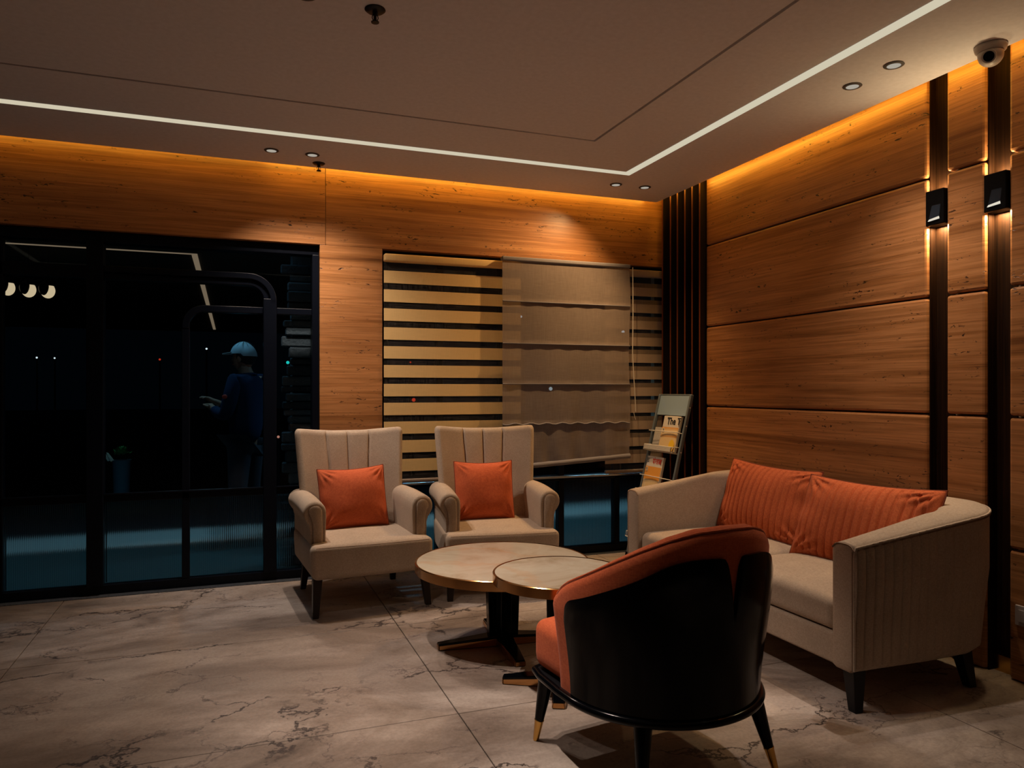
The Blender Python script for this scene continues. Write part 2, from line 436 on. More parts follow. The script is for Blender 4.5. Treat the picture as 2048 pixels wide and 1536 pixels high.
# ------------------------------------------------------------------ ceiling
CX1, CY1 = 3.155, 5.135
LX0, LX1, LY0, LY1, LW = -2.2, 2.575, .55, 4.55, .058      # outer rectangle of the light slot
GX0, GX1, GY0, GY1, GW = -1.68, 2.035, 1.05, 4.01, .018    # shadow groove
cm = MB()
def ring(b, o, i, z0, z1):   # o, i : (x0,x1,y0,y1)
    b.box(o[0], o[1], o[2], i[2], z0, z1); b.box(o[0], o[1], i[3], o[3], z0, z1)
    b.box(o[0], i[0], i[2], i[3], z0, z1); b.box(i[1], o[1], i[2], i[3], z0, z1)
ZC = 2.80
led_o = (LX0, LX1, LY0, LY1); led_i = (LX0 + LW, LX1 - LW, LY0 + LW, LY1 - LW)
gr_o = (GX0, GX1, GY0, GY1); gr_i = (GX0 + GW, GX1 - GW, GY0 + GW, GY1 - GW)
ring(cm, (XL, CX1, YF, CY1), led_o, ZC, ZC + .035)
ring(cm, led_i, gr_o, ZC, ZC + .035)
cm.box(*gr_i[:2], *gr_i[2:], ZC, ZC + .035)
cm.box(XL, CX1 - .03, YF, CY1 - .03, ZC + .0352, ZC + .05)
ceil = struct(cm.build('ceiling', 'ceiling_paint'))
MB().box(XL - .1, 3.5, YF - .1, 5.55, 3.02, 3.10).build('soffit', 'soffit_paint', ceil)
lr = MB(); e = .002
ring(lr, (led_o[0] + e, led_o[1] - e, led_o[2] + e, led_o[3] - e), (led_i[0] - e, led_i[1] + e, led_i[2] - e, led_i[3] + e), ZC - .004, ZC + .02)
tag(lr.build('ceiling_light_line', 'led_light'), 'bright white rectangular light line set into the ceiling', 'light')
tag(MB().box(.20, CX1, CY1 - .004, CY1 + .006, ZC + .0505, ZC + .066).build('cove_light_strip', 'cove_light'),
    'amber cove light strip above the back wall, right of the stone joint', 'light')
tag(MB().box(XL, .19, CY1 - .004, CY1 + .006, ZC + .0505, ZC + .066).build('cove_light_strip', 'cove_light_weak'),
    'dimmer amber cove light strip above the black glass doors', 'light')
tag(MB().box(CX1 - .004, CX1 + .006, 1.0, CY1 - .01, ZC + .0505, ZC + .066).build('cove_light_strip', 'cove_light'),
    'amber cove light strip hidden above the right wall panels', 'light')

# ------------------------------------------------------------------ walls
WY = 5.25
wb = MB(); wb.box(XL, 3.6, 5.31, 5.5, 2.301, 3.02); wb.box(.5445, .98, 5.31, 5.5, .004, 2.301)
wb = struct(wb.build('wall_back', 'soffit_paint'))
cbox('stone_panel', 'travertine', XL, .5835, WY, 5.31, 2.305, 3.015, wb, bevel=.0015)
cbox('stone_panel', 'travertine', .5865, 3.318, WY, 5.31, 2.305, 3.015, wb, bevel=.0015)
cbox('stone_panel', 'travertine', .546, .979, WY, 5.31, .004, 2.3035, wb, bevel=.0015)
WX = 3.26
wr = struct(MB().box(3.322, 3.45, -3.0, 5.5, 0, 3.02).build('wall_right', 'soffit_paint'))
rows = [.0, .585, 1.18, 1.765, 2.365, 2.955]
for (y0, y1) in ((2.757, 4.622), (2.449, 2.6476), (1.05, 2.335)):
    for k in range(5):
        cbox('stone_panel', 'travertine', WX, 3.322, y0, y1, rows[k] + .004, rows[k + 1] - .004, wr, bevel=.013, seg=2)
for (y0, y1) in ((2.6476, 2.757), (2.335, 2.449)):
    MB().box(3.316, 3.3215, y0 + .001, y1 - .001, .0, 3.0).box(WX + .018, 3.316, y1 - .005, y1 - .0005, .0, 3.0).build('wood_strip', 'channel_wood', wr)
    MB().box(3.312, 3.3155, y0 + .002, y1 - .006, .0, .075).build('brass_foot', 'brass', wr)
struct(MB().box(XL - .12, XL - .002, YF, 5.5, 0, 3.02).build('wall_left', 'room_paint'))
struct(MB().box(XL - .12, 3.5, YF - .14, YF - .005, 0, 3.02).build('wall_front', 'room_paint'))
# slatted louvre in the right corner
lv = MB().box(3.312, 3.3215, 4.63, 5.245, .0, 3.0).build('slatted_screen', 'wenge_wood')
tag(lv, 'dark brown vertical slatted timber screen filling the corner', 'screen')
for y in (5.15, 5.033, 4.935, 4.832, 4.737, 4.64):
    sl_ = cbox('slat', 'louvre_wood', 3.217, 3.3115, y - .008, y + .008, .0, 2.99, lv, bevel=.002, seg=1)
    MB().box(-.0485, -.0473, -.0078, .0078, -1.495, 1.495).build('lit_edge', 'lit_edge_wood', sl_)  # thin strip, the lit front edge put into its colour

# ------------------------------------------------------------------ glazed partition (door_1) and window_1
FY0, FY1 = 5.30, 5.365
def arcframe(outer, inner_w, corner, r, y0, y1, stop):   # one rounded corner between a top bar and a post
    pass
def ribbed_panel(x0, x1, z0, z1, parent, y=5.335):
    n = max(6, int((x1 - x0) / .0115)); k = 4; b = MB(); lo = []; hi = []
    for i in range(n * k + 1):
        x = x0 + (x1 - x0) * i / (n * k); ph = (i % k) / k
        yy = y - .0035 * math.sin(PI * ph)
        lo.append((x, yy, z0)); hi.append((x, yy, z1))
    b.rings([lo, hi], closed=False)
    o = len(b.v); b.v += [(x0, y + .004, z0), (x1, y + .004, z0), (x1, y + .004, z1), (x0, y + .004, z1)]
    b.f.append((o + 3, o + 2, o + 1, o))
    return b.build('ribbed_panel', 'ribbed_glass', parent, smooth=50)
def glass(x0, x1, z0, z1, parent, y=5.335):
    return MB().add([(x0, y, z0), (x1, y, z0), (x1, y, z1), (x0, y, z1)], [(0, 1, 2, 3)]).build('glass_pane', 'clear_glass', parent)
d1 = MB().box(XL, .5435, FY0 - .01, FY1 + .03, 2.235, 2.3005).build('door_1', 'frame_metal', bevel=.003); struct(d1)
def bar(name, *a): return cbox(name, 'frame_metal', *a, d1, bevel=.004)
bar('jamb', .498, .5435, FY0 - .03, FY1 + .03, .004, 2.235)
bar('bottom_rail', XL, .498, FY0, FY1, .004, .062)
bar('transom', XL, .498, FY0, FY1, .588, .632)
cbox('sill_bead', 'frame_metal', XL, .498, FY0 - .012, FY0 - .001, .632, .644, d1, bevel=.003)
for x0, x1 in ((-2.85, -2.80), (-2.35, -2.255), (-1.80, -1.75), (-1.375, -1.326)):
    bar('mullion', x0, x1, FY0, FY1, .062, 2.235)
bar('post', -.875, -.78, FY0 - .03, FY1 + .02, .062, 2.235)
bar('mullion', -.329, -.281, FY0, FY1, .062, 1.71)
bar('mullion', .178, .264, FY0 - .02, FY1 + .01, .062, 1.92)
def sweep_bar(name, pts, wd, y0, y1):
    # pts: centre line in (x,z); wd: width
    P = [Vector((x, 0, z)) for x, z in pts]; rs = []
    for i in range(len(P)):
        t = (P[min(i + 1, len(P) - 1)] - P[max(i - 1, 0)]).normalized(); n = Vector((-t.z, 0, t.x)) * wd / 2
        a, b = P[i] - n, P[i] + n
        rs.append([(a.x, y0, a.z), (b.x, y0, b.z), (b.x, y1, b.z), (a.x, y1, a.z)])
    return MB().rings(rs).build(name, 'frame_metal', d1, smooth=40, bevel=.004)
# outer arch: top bar from the post curving down into the right mullion (two nested frame lines)
def arch(xl, xr, zt, r, wd, yo, left=False):
    pts = []
    if not left:
        pts.append((xl, zt)); pts.append((xr - r, zt))
        pts += [(xr - r + r * math.sin(PI / 2 * k / 10), zt - r + r * math.cos(PI / 2 * k / 10)) for k in range(1, 11)]
        pts.append((xr, zt - r - .02))
    else:
        pts.append((xr, zt)); pts.append((xl + r, zt))
        pts += [(xl + r - r * math.sin(PI / 2 * k / 10), zt - r + r * math.cos(PI / 2 * k / 10)) for k in range(1, 11)]
        pts.append((xl, zt - r - .02))
    return sweep_bar('arched_frame', pts, wd, FY0 - yo, FY1 + .01)
arch(-.78, .243, 2.068, .16, .040, .02)
arch(-.78, .199, 2.024, .116, .036, .004)
arch(-.305, .178, 1.840, .115, .044, .004, True)
cbox('top_bar', 'frame_metal', XL, -.875, FY0, FY1, 2.006, 2.088, d1, bevel=.004)
cbox('transom', 'frame_metal', .264, .498, FY0, FY1, 1.818, 1.862, d1, bevel=.004)
bays = [(-2.80, -2.35), (-2.255, -1.80), (-1.75, -1.375), (-1.326, -.875), (-.78, -.329), (-.281, .178), (.264, .498)]
for x0, x1 in bays: ribbed_panel(x0, x1, .062, .588, d1)
glass(-2.80, -.875, .632, 2.235, d1); glass(-.78, .21, .632, 2.235, d1); glass(.21, .498, .632, 2.235, d1)
# window_1
w1 = MB().box(.982, 3.318, FY0, FY1 + .03, 2.26, 2.3005).build('window_1', 'frame_metal', bevel=.003); struct(w1)
cbox('bottom_rail', 'frame_metal', .982, 3.318, FY0, FY1, .004, .062, w1, bevel=.004)
cbox('transom', 'frame_metal', .982, 3.318, FY0, FY1, .588, .632, w1, bevel=.004)
cbox('window_sill', 'chrome_grey', .982, 3.2, FY0 - .03, FY0 - .001, .612, .628, w1, bevel=.003)
wx = [(.982, 1.03), (1.39, 1.438), (1.88, 1.93), (2.372, 2.42), (2.863, 2.911), (3.27, 3.318)]
for x0, x1 in wx: cbox('mullion', 'frame_metal', x0, x1, FY0, FY1, .062, 2.26, w1, bevel=.004)
for a, b in zip(wx, wx[1:]):
    ribbed_panel(a[1], b[0], .062, .588, w1); glass(a[1], b[0], .632, 2.26, w1)

# ------------------------------------------------------------------ blinds
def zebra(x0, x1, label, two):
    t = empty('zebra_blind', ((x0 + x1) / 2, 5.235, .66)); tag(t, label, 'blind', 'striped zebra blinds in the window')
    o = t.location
    MB().rbox(x0, x1, 5.21, 5.275, 2.213, 2.268, .012, 2, 2).build('headrail', 'zebra_band_unlit' if two else 'zebra_band', t, org=o, smooth=40)
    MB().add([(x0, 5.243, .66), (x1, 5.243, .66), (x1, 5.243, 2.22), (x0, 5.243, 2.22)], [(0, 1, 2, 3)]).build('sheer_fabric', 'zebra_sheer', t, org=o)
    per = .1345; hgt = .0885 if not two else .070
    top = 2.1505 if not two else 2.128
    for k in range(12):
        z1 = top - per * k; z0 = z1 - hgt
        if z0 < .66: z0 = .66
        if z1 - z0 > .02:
            cbox('fabric_band', 'zebra_band_unlit' if two else 'zebra_band', x0, x1, 5.2395, 5.2405, z0, z1, t).location = ((x0 + x1) / 2 - o.x, 5.24 - o.y, (z0 + z1) / 2 - o.z)
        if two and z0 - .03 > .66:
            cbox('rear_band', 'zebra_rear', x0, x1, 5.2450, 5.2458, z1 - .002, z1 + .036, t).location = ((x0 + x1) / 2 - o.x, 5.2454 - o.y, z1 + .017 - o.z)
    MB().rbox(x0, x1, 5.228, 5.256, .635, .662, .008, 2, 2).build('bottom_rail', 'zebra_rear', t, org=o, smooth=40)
    return t
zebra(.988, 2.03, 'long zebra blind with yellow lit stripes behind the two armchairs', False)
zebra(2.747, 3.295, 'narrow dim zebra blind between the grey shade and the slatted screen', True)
# roman shade
rs_ = empty('roman_shade', (2.39, 5.17, .67)); o = rs_.location
tag(rs_, 'sagging grey brown translucent roman shade hanging over the window', 'blind')
ZS = [2.288, 1.962, 1.648, 1.345, 1.045, .735]
def shade(x, z):
    y = 5.165
    y += .002 * math.sin(x * 17 + z * 3) * (2.3 - z)
    k = max(0, 1.15 - z)
    y += .012 * k * math.sin(x * 31 + 2 * math.sin(z * 9)) + .008 * k * math.sin(x * 57)
    for s in ZS[1:5]: y -= .005 * math.exp(-((z - s) / .012) ** 2) * (1 + .3 * math.sin(x * 40))
    return y
def bottom(x): return .735 + .062 * (x - 1.85) / 1.08
nx, nz = 90, 120; rr_ = []
for j in range(nz + 1):
    row = []
    for i in range(nx + 1):
        x = 1.855 + 1.07 * i / nx; z = bottom(x) + (2.268 - bottom(x)) * j / nz
        xs_ = x + (.008 * math.sin(z * 7)) * (1 if i == nx else 0)
        row.append((xs_, shade(x, z), z))
    rr_.append(row)
MB().rings(rr_, closed=False).build('shade_fabric', 'roman_fabric', rs_, org=o, smooth=180)
MB().rbox(1.85, 2.93, 5.15, 5.20, 2.262, 2.294, .01, 2, 4).build('headrail', 'roman_hem', rs_, org=o, smooth=50)
for s in ZS[1:5]:
    b = MB(); pth = [(1.855 + 1.07 * i / 40, shade(1.855 + 1.07 * i / 40, s) - .003, s - (0 if s > 1.1 else .006 * math.sin(i * 1.3))) for i in range(41)]
    b.tube(pth, .0055, 6); b.build('seam', 'roman_hem', rs_, org=o, smooth=60)
pth = [(1.855 + 1.07 * i / 40, 5.165 + .004 * math.sin(i * .9), bottom(1.855 + 1.07 * i / 40) - .018) for i in range(41)]
MB().tube(pth, .020, 10).build('hem_bar', 'roman_hem', rs_, org=o, smooth=60)
pc = [(2.946, 5.15, 2.27), (2.948, 5.15, 1.9), (2.944, 5.15, 1.6), (2.952, 5.145, 1.4), (2.962, 5.14, 1.22), (2.966, 5.14, 1.13)]
MB().tube(pc, .0032, 6).build('pull_cord', 'wire_white', rs_, org=o, smooth=60)
MB().tube([(2.948, 5.14, 1.125), (2.957, 5.14, 1.09), (2.966, 5.14, 1.065)], .0026, 6).build('cord_tail', 'wire_white', rs_, org=o, smooth=60)

# ------------------------------------------------------------------ armchairs
def make_armchair(label, loc, rz):
    t = empty('wing_armchair', loc, rz); tag(t, label, 'armchair', 'beige wing armchairs')
    def dome(p):
        x, y, z = p
        if z > .36: z += .022 * max(0, 1 - (x / .36) ** 2) * max(0, 1 - ((y + .05) / .36) ** 2)
        k = max(0, (.34 - z) / .12); x *= 1 - .02 * k
        if y < -.3: y -= .012 * (1 - (x / .36) ** 2)
        return (x, y, z)
    MB().rbox(-.362, .362, -.405, .30, .215, .412, .034, 4, 12, dome).build('seat', 'beige_fabric', t, smooth=60)
    pth = [(x * .335, -.408 - .012 * (1 - x * x),   .401) for x in [i / 10 - 1 for i in range(21)]]
    MB().tube(pth, .0022, 6).build('piping', 'beige_seam', t, smooth=60)
    for s in (-1, 1):
        prof = [(.262, .30), (.262, .45), (.258, .56)]
        cx, cz, r = .325, .588, .066
        prof += [(cx + r * math.cos(R(a)), cz + r * math.sin(R(a))) for a in range(170, -61, -16)]
        prof += [(.352, .49), (.350, .38), (.345, .28), (.325, .222), (.27, .222)]
        ctr = (.315, .45)
        def sec(y, k, zz=0): return [(s * (ctr[0] + (x - ctr[0]) * k), y, ctr[1] + (z - ctr[1]) * k + zz) for x, z in prof]
        ys_ = [(-.300, .82, 0), (-.300, .90, 0), (-.296, .965, 0), (-.285, 1, 0)] + [(-.285 + .60 * i / 8, 1, .012 * math.sin(i / 8 * PI)) for i in range(1, 9)] + [(.33, .93, 0), (.335, .8, 0)]
        MB().rings([sec(*a) for a in ys_]).build('arm', 'beige_fabric', t, smooth=60, fixn=True)
        # scroll shaped front panel with piping
        pp = [(.285, .245), (.283, .50), (.285, .575)] + [(.322 + .037 * math.cos(R(a)), .590 + .037 * math.sin(R(a))) for a in range(165, -46, -15)] + [(.338, .52), (.334, .40), (.332, .245)]
        ap = MB().rings([[(s * x, -.295, z) for x, z in pp], [(s * x, -.308, z) for x, z in pp], [(s * (.31 + (x - .31) * .8), -.313, .44 + (z - .44) * .94) for x, z in pp]]).build('arm_panel', 'beige_fabric', t, smooth=50, fixn=True)
        MB().tube([(s * x, -.305, z) for x, z in pp], .0024, 6).build('piping', 'beige_seam', ap, smooth=60)
    # winged, channelled back
    def W(v): return .288 + .040 * v
    G = [-.46, -.02, .42]
    def fr(u, v):
        g = sum(math.exp(-((u - g0 * (.82 + .18 * v)) * W(v) / .0055) ** 2) for g0 in G) * smooth(v * 4)
        puff = 0
        ed = [-1] + [g0 * (.82 + .18 * v) for g0 in G] + [1]
        for a, b in zip(ed, ed[1:]):
            if a <= u <= b: puff = .010 * math.sin(PI * (u - a) / (b - a)) ** .6
        return (W(v) * u, .185 + .125 * v - .085 * abs(u) ** 2.4 + .013 * g - puff)
    rs = []; NV, NU, TH = 22, 96, .088
    lev = [(0, 0)] + [(i / NV, 0) for i in range(1, NV + 1)] + [(1, a) for a in (25, 50, 72, 88)]
    for v, a in lev:
        ins = .034 * (1 - math.cos(R(a))); dz = .034 * math.sin(R(a)); ring_ = []
        for i in range(NU + 1):
            u = -1 + 2 * i / NU; x, y = fr(u * .999, v)
            k = 1 - ins / W(v) * .6
            ring_.append((x * k, y + ins, .33 + v * .662 + dz + .022 * u * u * v))
        # side rounding + rear
        e0 = ring_[-1]; f0 = ring_[0]; q = []
        th = TH - 2 * ins
        for j in range(1, 6):
            an = PI * j / 6; q.append((e0[0] + .030 * math.sin(an), e0[1] + th / 2 * (1 - math.cos(an)), e0[2]))
        for i in range(13):
            u = 1 - 2 * i / 12; x, y = fr(u * .98, v); q.append((x * .985, .185 + .125 * v - .085 * abs(u) ** 2.4 + TH - ins, .33 + v * .662 + dz + .022 * u * u * v))
        for j in range(5, 0, -1):
            an = PI * j / 6; q.append((f0[0] - .030 * math.sin(an), f0[1] + th / 2 * (1 - math.cos(an)), f0[2]))
        rs.append(ring_ + q)
    MB().rings(rs).build('backrest', 'beige_fabric', t, smooth=70, fixn=True)
    for g0 in G:
        pth = []
        for i in range(20):
            v = .25 + .75 * i / 19; u = g0 * (.82 + .18 * v); x, y = fr(u, v); pth.append((x, y + .001, .33 + v * .662 + .022 * u * u * v))
        MB().tube(pth, .0035, 5).build('seam', 'beige_seam', t, smooth=60)
    for sx in (-1, 1):
        MB().taper((sx * .335, -.375, 0), .017, (sx * .318, -.335, .225), .027).build('leg', 'wenge_wood', t, bevel=.003)
        MB().taper((sx * .30, .30, 0), .017, (sx * .285, .235, .225), .027).build('leg', 'wenge_wood', t, bevel=.003)
    return t
make_armchair('beige wing armchair beside the black glass doors, left of the pair', (.735, 4.735, 0), R(4))
make_armchair('beige wing armchair before the striped blind, right of the pair', (1.622, 4.725, 0), R(-8))

# ------------------------------------------------------------------ cushions
def pillow(name, w, h, T, m, chan=0, seed=0, sag=0):
    rnd = random.Random(seed); ph = [rnd.uniform(0, 6.28) for _ in range(8)]
    nu, nv = (int(w / .0055) if chan else 56), 48
    def P(u, v, s):
        e = (1 - abs(u) ** 2.6) * (1 - abs(v) ** 2.6); e = max(0, e)
        hh = T / 2 * e ** .55
        x = w / 2 * u * (1 - .030 * (1 - v * v) ** 1 * abs(u) ** 3 * 1.0); y = h / 2 * v * (1 - .030 * (1 - u * u) * abs(v) ** 3)
        y -= sag * (1 - u * u) * (v > 0) * v
        # creases running in from corners and edges
        cr = 0
        for k in range(4):
            cu, cv = (-1, 1, 1, -1)[k], (-1, -1, 1, 1)[k]
            r = math.hypot((u - cu), (v - cv)); an = math.atan2(v - cv, u - cu)
            cr += math.sin(an * 15 + ph[k]) * math.exp(-((r - .28) / .24) ** 2) * .0085
        cr += .006 * math.sin(9 * v + ph[4] + 3 * u) * (1 - e) * abs(u) ** 2
        cr += .004 * math.sin(4 * u + ph[5]) * math.sin(3 * v + ph[6])
        hh += cr * min(1, 4 * e)
        if chan:
            q = (u * w / 2 + 10 * chan) / chan; d = abs(q - round(q)) * chan
            hh -= .019 * math.exp(-(d / .005) ** 2) * min(1, 4 * e)
        return (x, y, s * hh)
    b = MB(); U = [-math.cos(PI * i / nu) if not chan else -1 + 2 * i / nu for i in range(nu + 1)]; V = [-math.cos(PI * j / nv) for j in range(nv + 1)]
    for s in (1, -1):
        o = len(b.v); b.v += [P(u, v, s) for v in V for u in U]; n = nu + 1
        for j in range(nv):
            for i in range(nu):
                q = (o + j * n + i, o + j * n + i + 1, o + (j + 1) * n + i + 1, o + (j + 1) * n + i)
                b.f.append(q if s > 0 else q[::-1])
    ob = b.build(name, m, None, smooth=180, fixn=True)
    pth = []
    for k in range(4):
        for i in range(24):
            a = -1 + 2 * i / 24
            u, v = ((a, -1), (1, a), (-a, 1), (-1, -a))[k]; p = P(u, v, 1); pth.append((p[0], p[1], 0))
    MB().tube(pth, .004, 6, closed=True).build('edge_seam', 'rust_seam', ob, smooth=60)
    return ob
def frame_mat(loc, xa, ya):
    x = Vector(xa).normalized(); y = Vector(ya); y = (y - x * y.dot(x)).normalized(); z = x.cross(y)
    m = Matrix((x, y, z)).transposed().to_4x4(); m.translation = Vector(loc); return m
def chair_cushion(label, base, rz, w, h, tilt, yoff, seed, roll=0, xo=0):
    o = pillow('cushion', w, h, .185, 'rust_velvet', 0, seed, .012); tag(o, label, 'cushion', 'plain rust cushions on the armchairs')
    c, s = math.cos(rz), math.sin(rz); ly = yoff; lz = .418 + h / 2 * math.cos(tilt)
    p = (base[0] + c * xo - s * ly, base[1] + s * xo + c * ly, lz)
    xa = (c * math.cos(roll), s * math.cos(roll), math.sin(roll)); ya = (-s * math.sin(tilt), c * math.sin(tilt), math.cos(tilt))
    o.matrix_world = frame_mat(p, xa, ya); return o
chair_cushion('plain rust cushion brightly lit on the left armchair', (.735, 4.735), R(4), .43, .395, R(14), .080, 3, R(2), -.02)
chair_cushion('plain rust cushion darker and creased on the right armchair', (1.622, 4.725), R(-8), .405, .405, R(14), .075, 11, R(0), -.04)

# ------------------------------------------------------------------ sofa
SX0, SX1, SY0, SY1 = 2.31, 3.20, 2.27, 4.09
so = empty('sofa', (2.76, 3.18, 0)); tag(so, 'long beige curved sofa with ribbed outer side against the stone wall', 'sofa'); O = so.location
def sofa_path():
    st = []; th = .125
    def seg(o0, o1, i0, i1, n, no, ni=None):
        for k in range(n): t = k / n; st.append(((o0[0] + (o1[0] - o0[0]) * t, o0[1] + (o1[1] - o0[1]) * t), (i0[0] + (i1[0] - i0[0]) * t, i0[1] + (i1[1] - i0[1]) * t), no))
    ro, ri = .21, .30
    co = (SX1 - ro, SY0 + ro); ci = (SX1 - th - ri, SY0 + th + ri)
    seg((SX0, SY0), (co[0], SY0), (SX0, SY0 + th), (ci[0], SY0 + th), 168, None)
    for k in range(80): a = -PI / 2 + PI / 2 * k / 80; st.append(((co[0] + ro * math.cos(a), co[1] + ro * math.sin(a)), (ci[0] + ri * math.cos(a), ci[1] + ri * math.sin(a)), None))
    c2 = (co[0], SY1 - ro); d2 = (ci[0], SY1 - th - ri)
    seg((SX1, co[1]), (SX1, c2[1]), (SX1 - th, ci[1]), (SX1 - th, d2[1]), 60, None)
    for k in range(30): a = PI / 2 * k / 30; st.append(((c2[0] + ro * math.cos(a), c2[1] + ro * math.sin(a)), (d2[0] + ri * math.cos(a), d2[1] + ri * math.sin(a)), None))
    seg((c2[0], SY1), (SX0, SY1), (d2[0], SY1 - th), (SX0, SY1 - th), 70, None)
    st.append(((SX0, SY1), (SX0, SY1 - th), None))
    return st
st = sofa_path(); s_len = 0; RS = []; top_pts = []
def ztop(x): return .682 + .108 * max(0, min(1, (x - SX0) / (SX1 - SX0)))
def sofa_sec(po, pi, s, shrink=0):
    zt = ztop(po[0]) - shrink; v = Vector(pi) - Vector(po); L = v.length; n = v / L
    sc = .013 * abs(math.sin(PI * s / (.68 / 14))) ** .42 * (1 - smooth((po[0] - 2.92) / .2))
    def q(o, z): p = Vector(po) + n * o; return (p.x, p.y, z)
    e = shrink; zb = .165 + e
    low = .035 * smooth((po[0] - 2.7) / .45)
    r = [q(.034 + e + low, zb), q(.012 + e + low * .6 + .006 - sc, zb + .025), q(.008 + e - sc + .006 + low * .3, .35), q(.006 - sc + e, .52), q(.006 - sc + e, zt - .045), q(.006 + e - sc * .4, zt - .022), q(.010 + e, zt - .008), q(.022 + e, zt),
         q(L * .5, zt + .005), q(L - .034 - e, zt), q(L - .012 - e, zt - .010), q(L - e, zt - .035), q(L - e, .42), q(L - e, zb + .01), q(L - .02 - e, zb)]
    return r
prev = None
for po, pi, _ in st:
    if prev: s_len += math.hypot(po[0] - prev[0], po[1] - prev[1])
    prev = po; RS.append(sofa_sec(po, pi, s_len)); top_pts.append((po, pi))
def fcap(po, pi, dx, sh):
    return [(x + dx, y, z) for x, y, z in sofa_sec(po, pi, .026, sh)]
p0, p1 = st[0], st[-1]
RS = [fcap(p0[0], p0[1], -.012, .022), fcap(p0[0], p0[1], -.009, .009), fcap(p0[0], p0[1], -.004, .002)] + RS + [fcap(p1[0], p1[1], -.004, .002), fcap(p1[0], p1[1], -.009, .009), fcap(p1[0], p1[1], -.012, .022)]
MB().rings(RS).build('backrest', 'beige_fabric', so, org=O, smooth=55, fixn=True)
pth = [(SX0 - .006, SY0 + .008, .18 + .50 * i / 12) for i in range(12)]
for po, pi in top_pts:
    v = (Vector(pi) - Vector(po)); n = v / v.length; p = Vector(po) + n * .004; pth.append((p.x, p.y, ztop(po[0]) - .012))
pth += [(SX0 - .006, SY1 - .008, .68 - .50 * i / 12) for i in range(1, 13)]
MB().tube(pth, .0055, 6).build('piping', 'beige_fabric', so, org=O, smooth=60)
pl = [Vector(p) + Vector((0, 0, -.008)) for p in pth[12:-12]]
MB().tube([(p.x, p.y, p.z - .003) for p in pl], .0035, 5).build('seam', 'beige_seam', so, org=O, smooth=60)
for yy, sg in ((SY0, 1), (SY1, -1)):
    pts_ = [(SX0 - .008, yy + sg * (.006 + .115 * k / 8), .682 - .004 - .022 * abs(1 - k / 4) ** 4) for k in range(9)]
    MB().tube(pts_, .0035, 5).build('seam', 'beige_seam', so, org=O, smooth=60)
    MB().tube([(SX0 - .010, yy + sg * .014, .175 + .48 * k / 6) for k in range(7)], .0032, 5).build('seam', 'beige_seam', so, org=O, smooth=60)
MB().rbox(SX0 + .010, 3.06, SY0 + .11, SY1 - .11, .165, .296, .015, 3, 6).build('base_rail', 'beige_fabric', so, org=O, smooth=50)
ym = (SY0 + SY1) / 2
for y0, y1 in ((SY0 + .128, ym - .003), (ym + .003, SY1 - .128)):
    def dm(p, y0=y0, y1=y1):
        x, y, z = p
        if z > .38: z += .026 * max(0, 1 - ((x - 2.66) / .40) ** 2) * max(0, 1 - ((y - (y0 + y1) / 2) / ((y1 - y0) / 2)) ** 4)
        return (x, y, z)
    MB().rbox(SX0 + .004, 3.0, y0, y1, .299, .432, .042, 5, 12, dm).build('seat_cushion', 'beige_fabric', so, org=O, smooth=60)
for x, y, dx, dy in ((2.36, 2.335, -.012, -.02), (2.36, 4.02, -.012, .02), (3.0, 2.37, .02, -.03), (3.0, 3.99, .02, .03)):
    MB().taper((x + dx, y + dy, 0), .020, (x, y, .172), .032).build('leg', 'black_metal', so, org=O, bevel=.004)

def sofa_pillow(label, yc, w, h, bx, tx, zb, seed, yaw=0, roll=0):
    o = pillow('cushion', w, h, .17, 'rust_weave', .046, seed, .015); tag(o, label, 'cushion', 'ribbed rust cushions on the sofa')
    tilt = math.asin((tx - bx) / h)
    p = ((bx + tx) / 2, yc, zb + h / 2 * math.cos(tilt))
    xa = (math.sin(yaw), -math.cos(yaw) * math.cos(roll), math.sin(roll)); ya = (math.sin(tilt), 0, math.cos(tilt))
    o.matrix_world = frame_mat(p, xa, ya); return o
sofa_pillow('ribbed rust cushion at the far end of the beige sofa', 3.575, .76, .44, 2.875, 3.005, .436, 21, R(1), R(-1))
sofa_pillow('ribbed rust cushion nearest the camera on the beige sofa', 2.80, .75, .44, 2.80, 2.965, .436, 34, R(7), R(0))

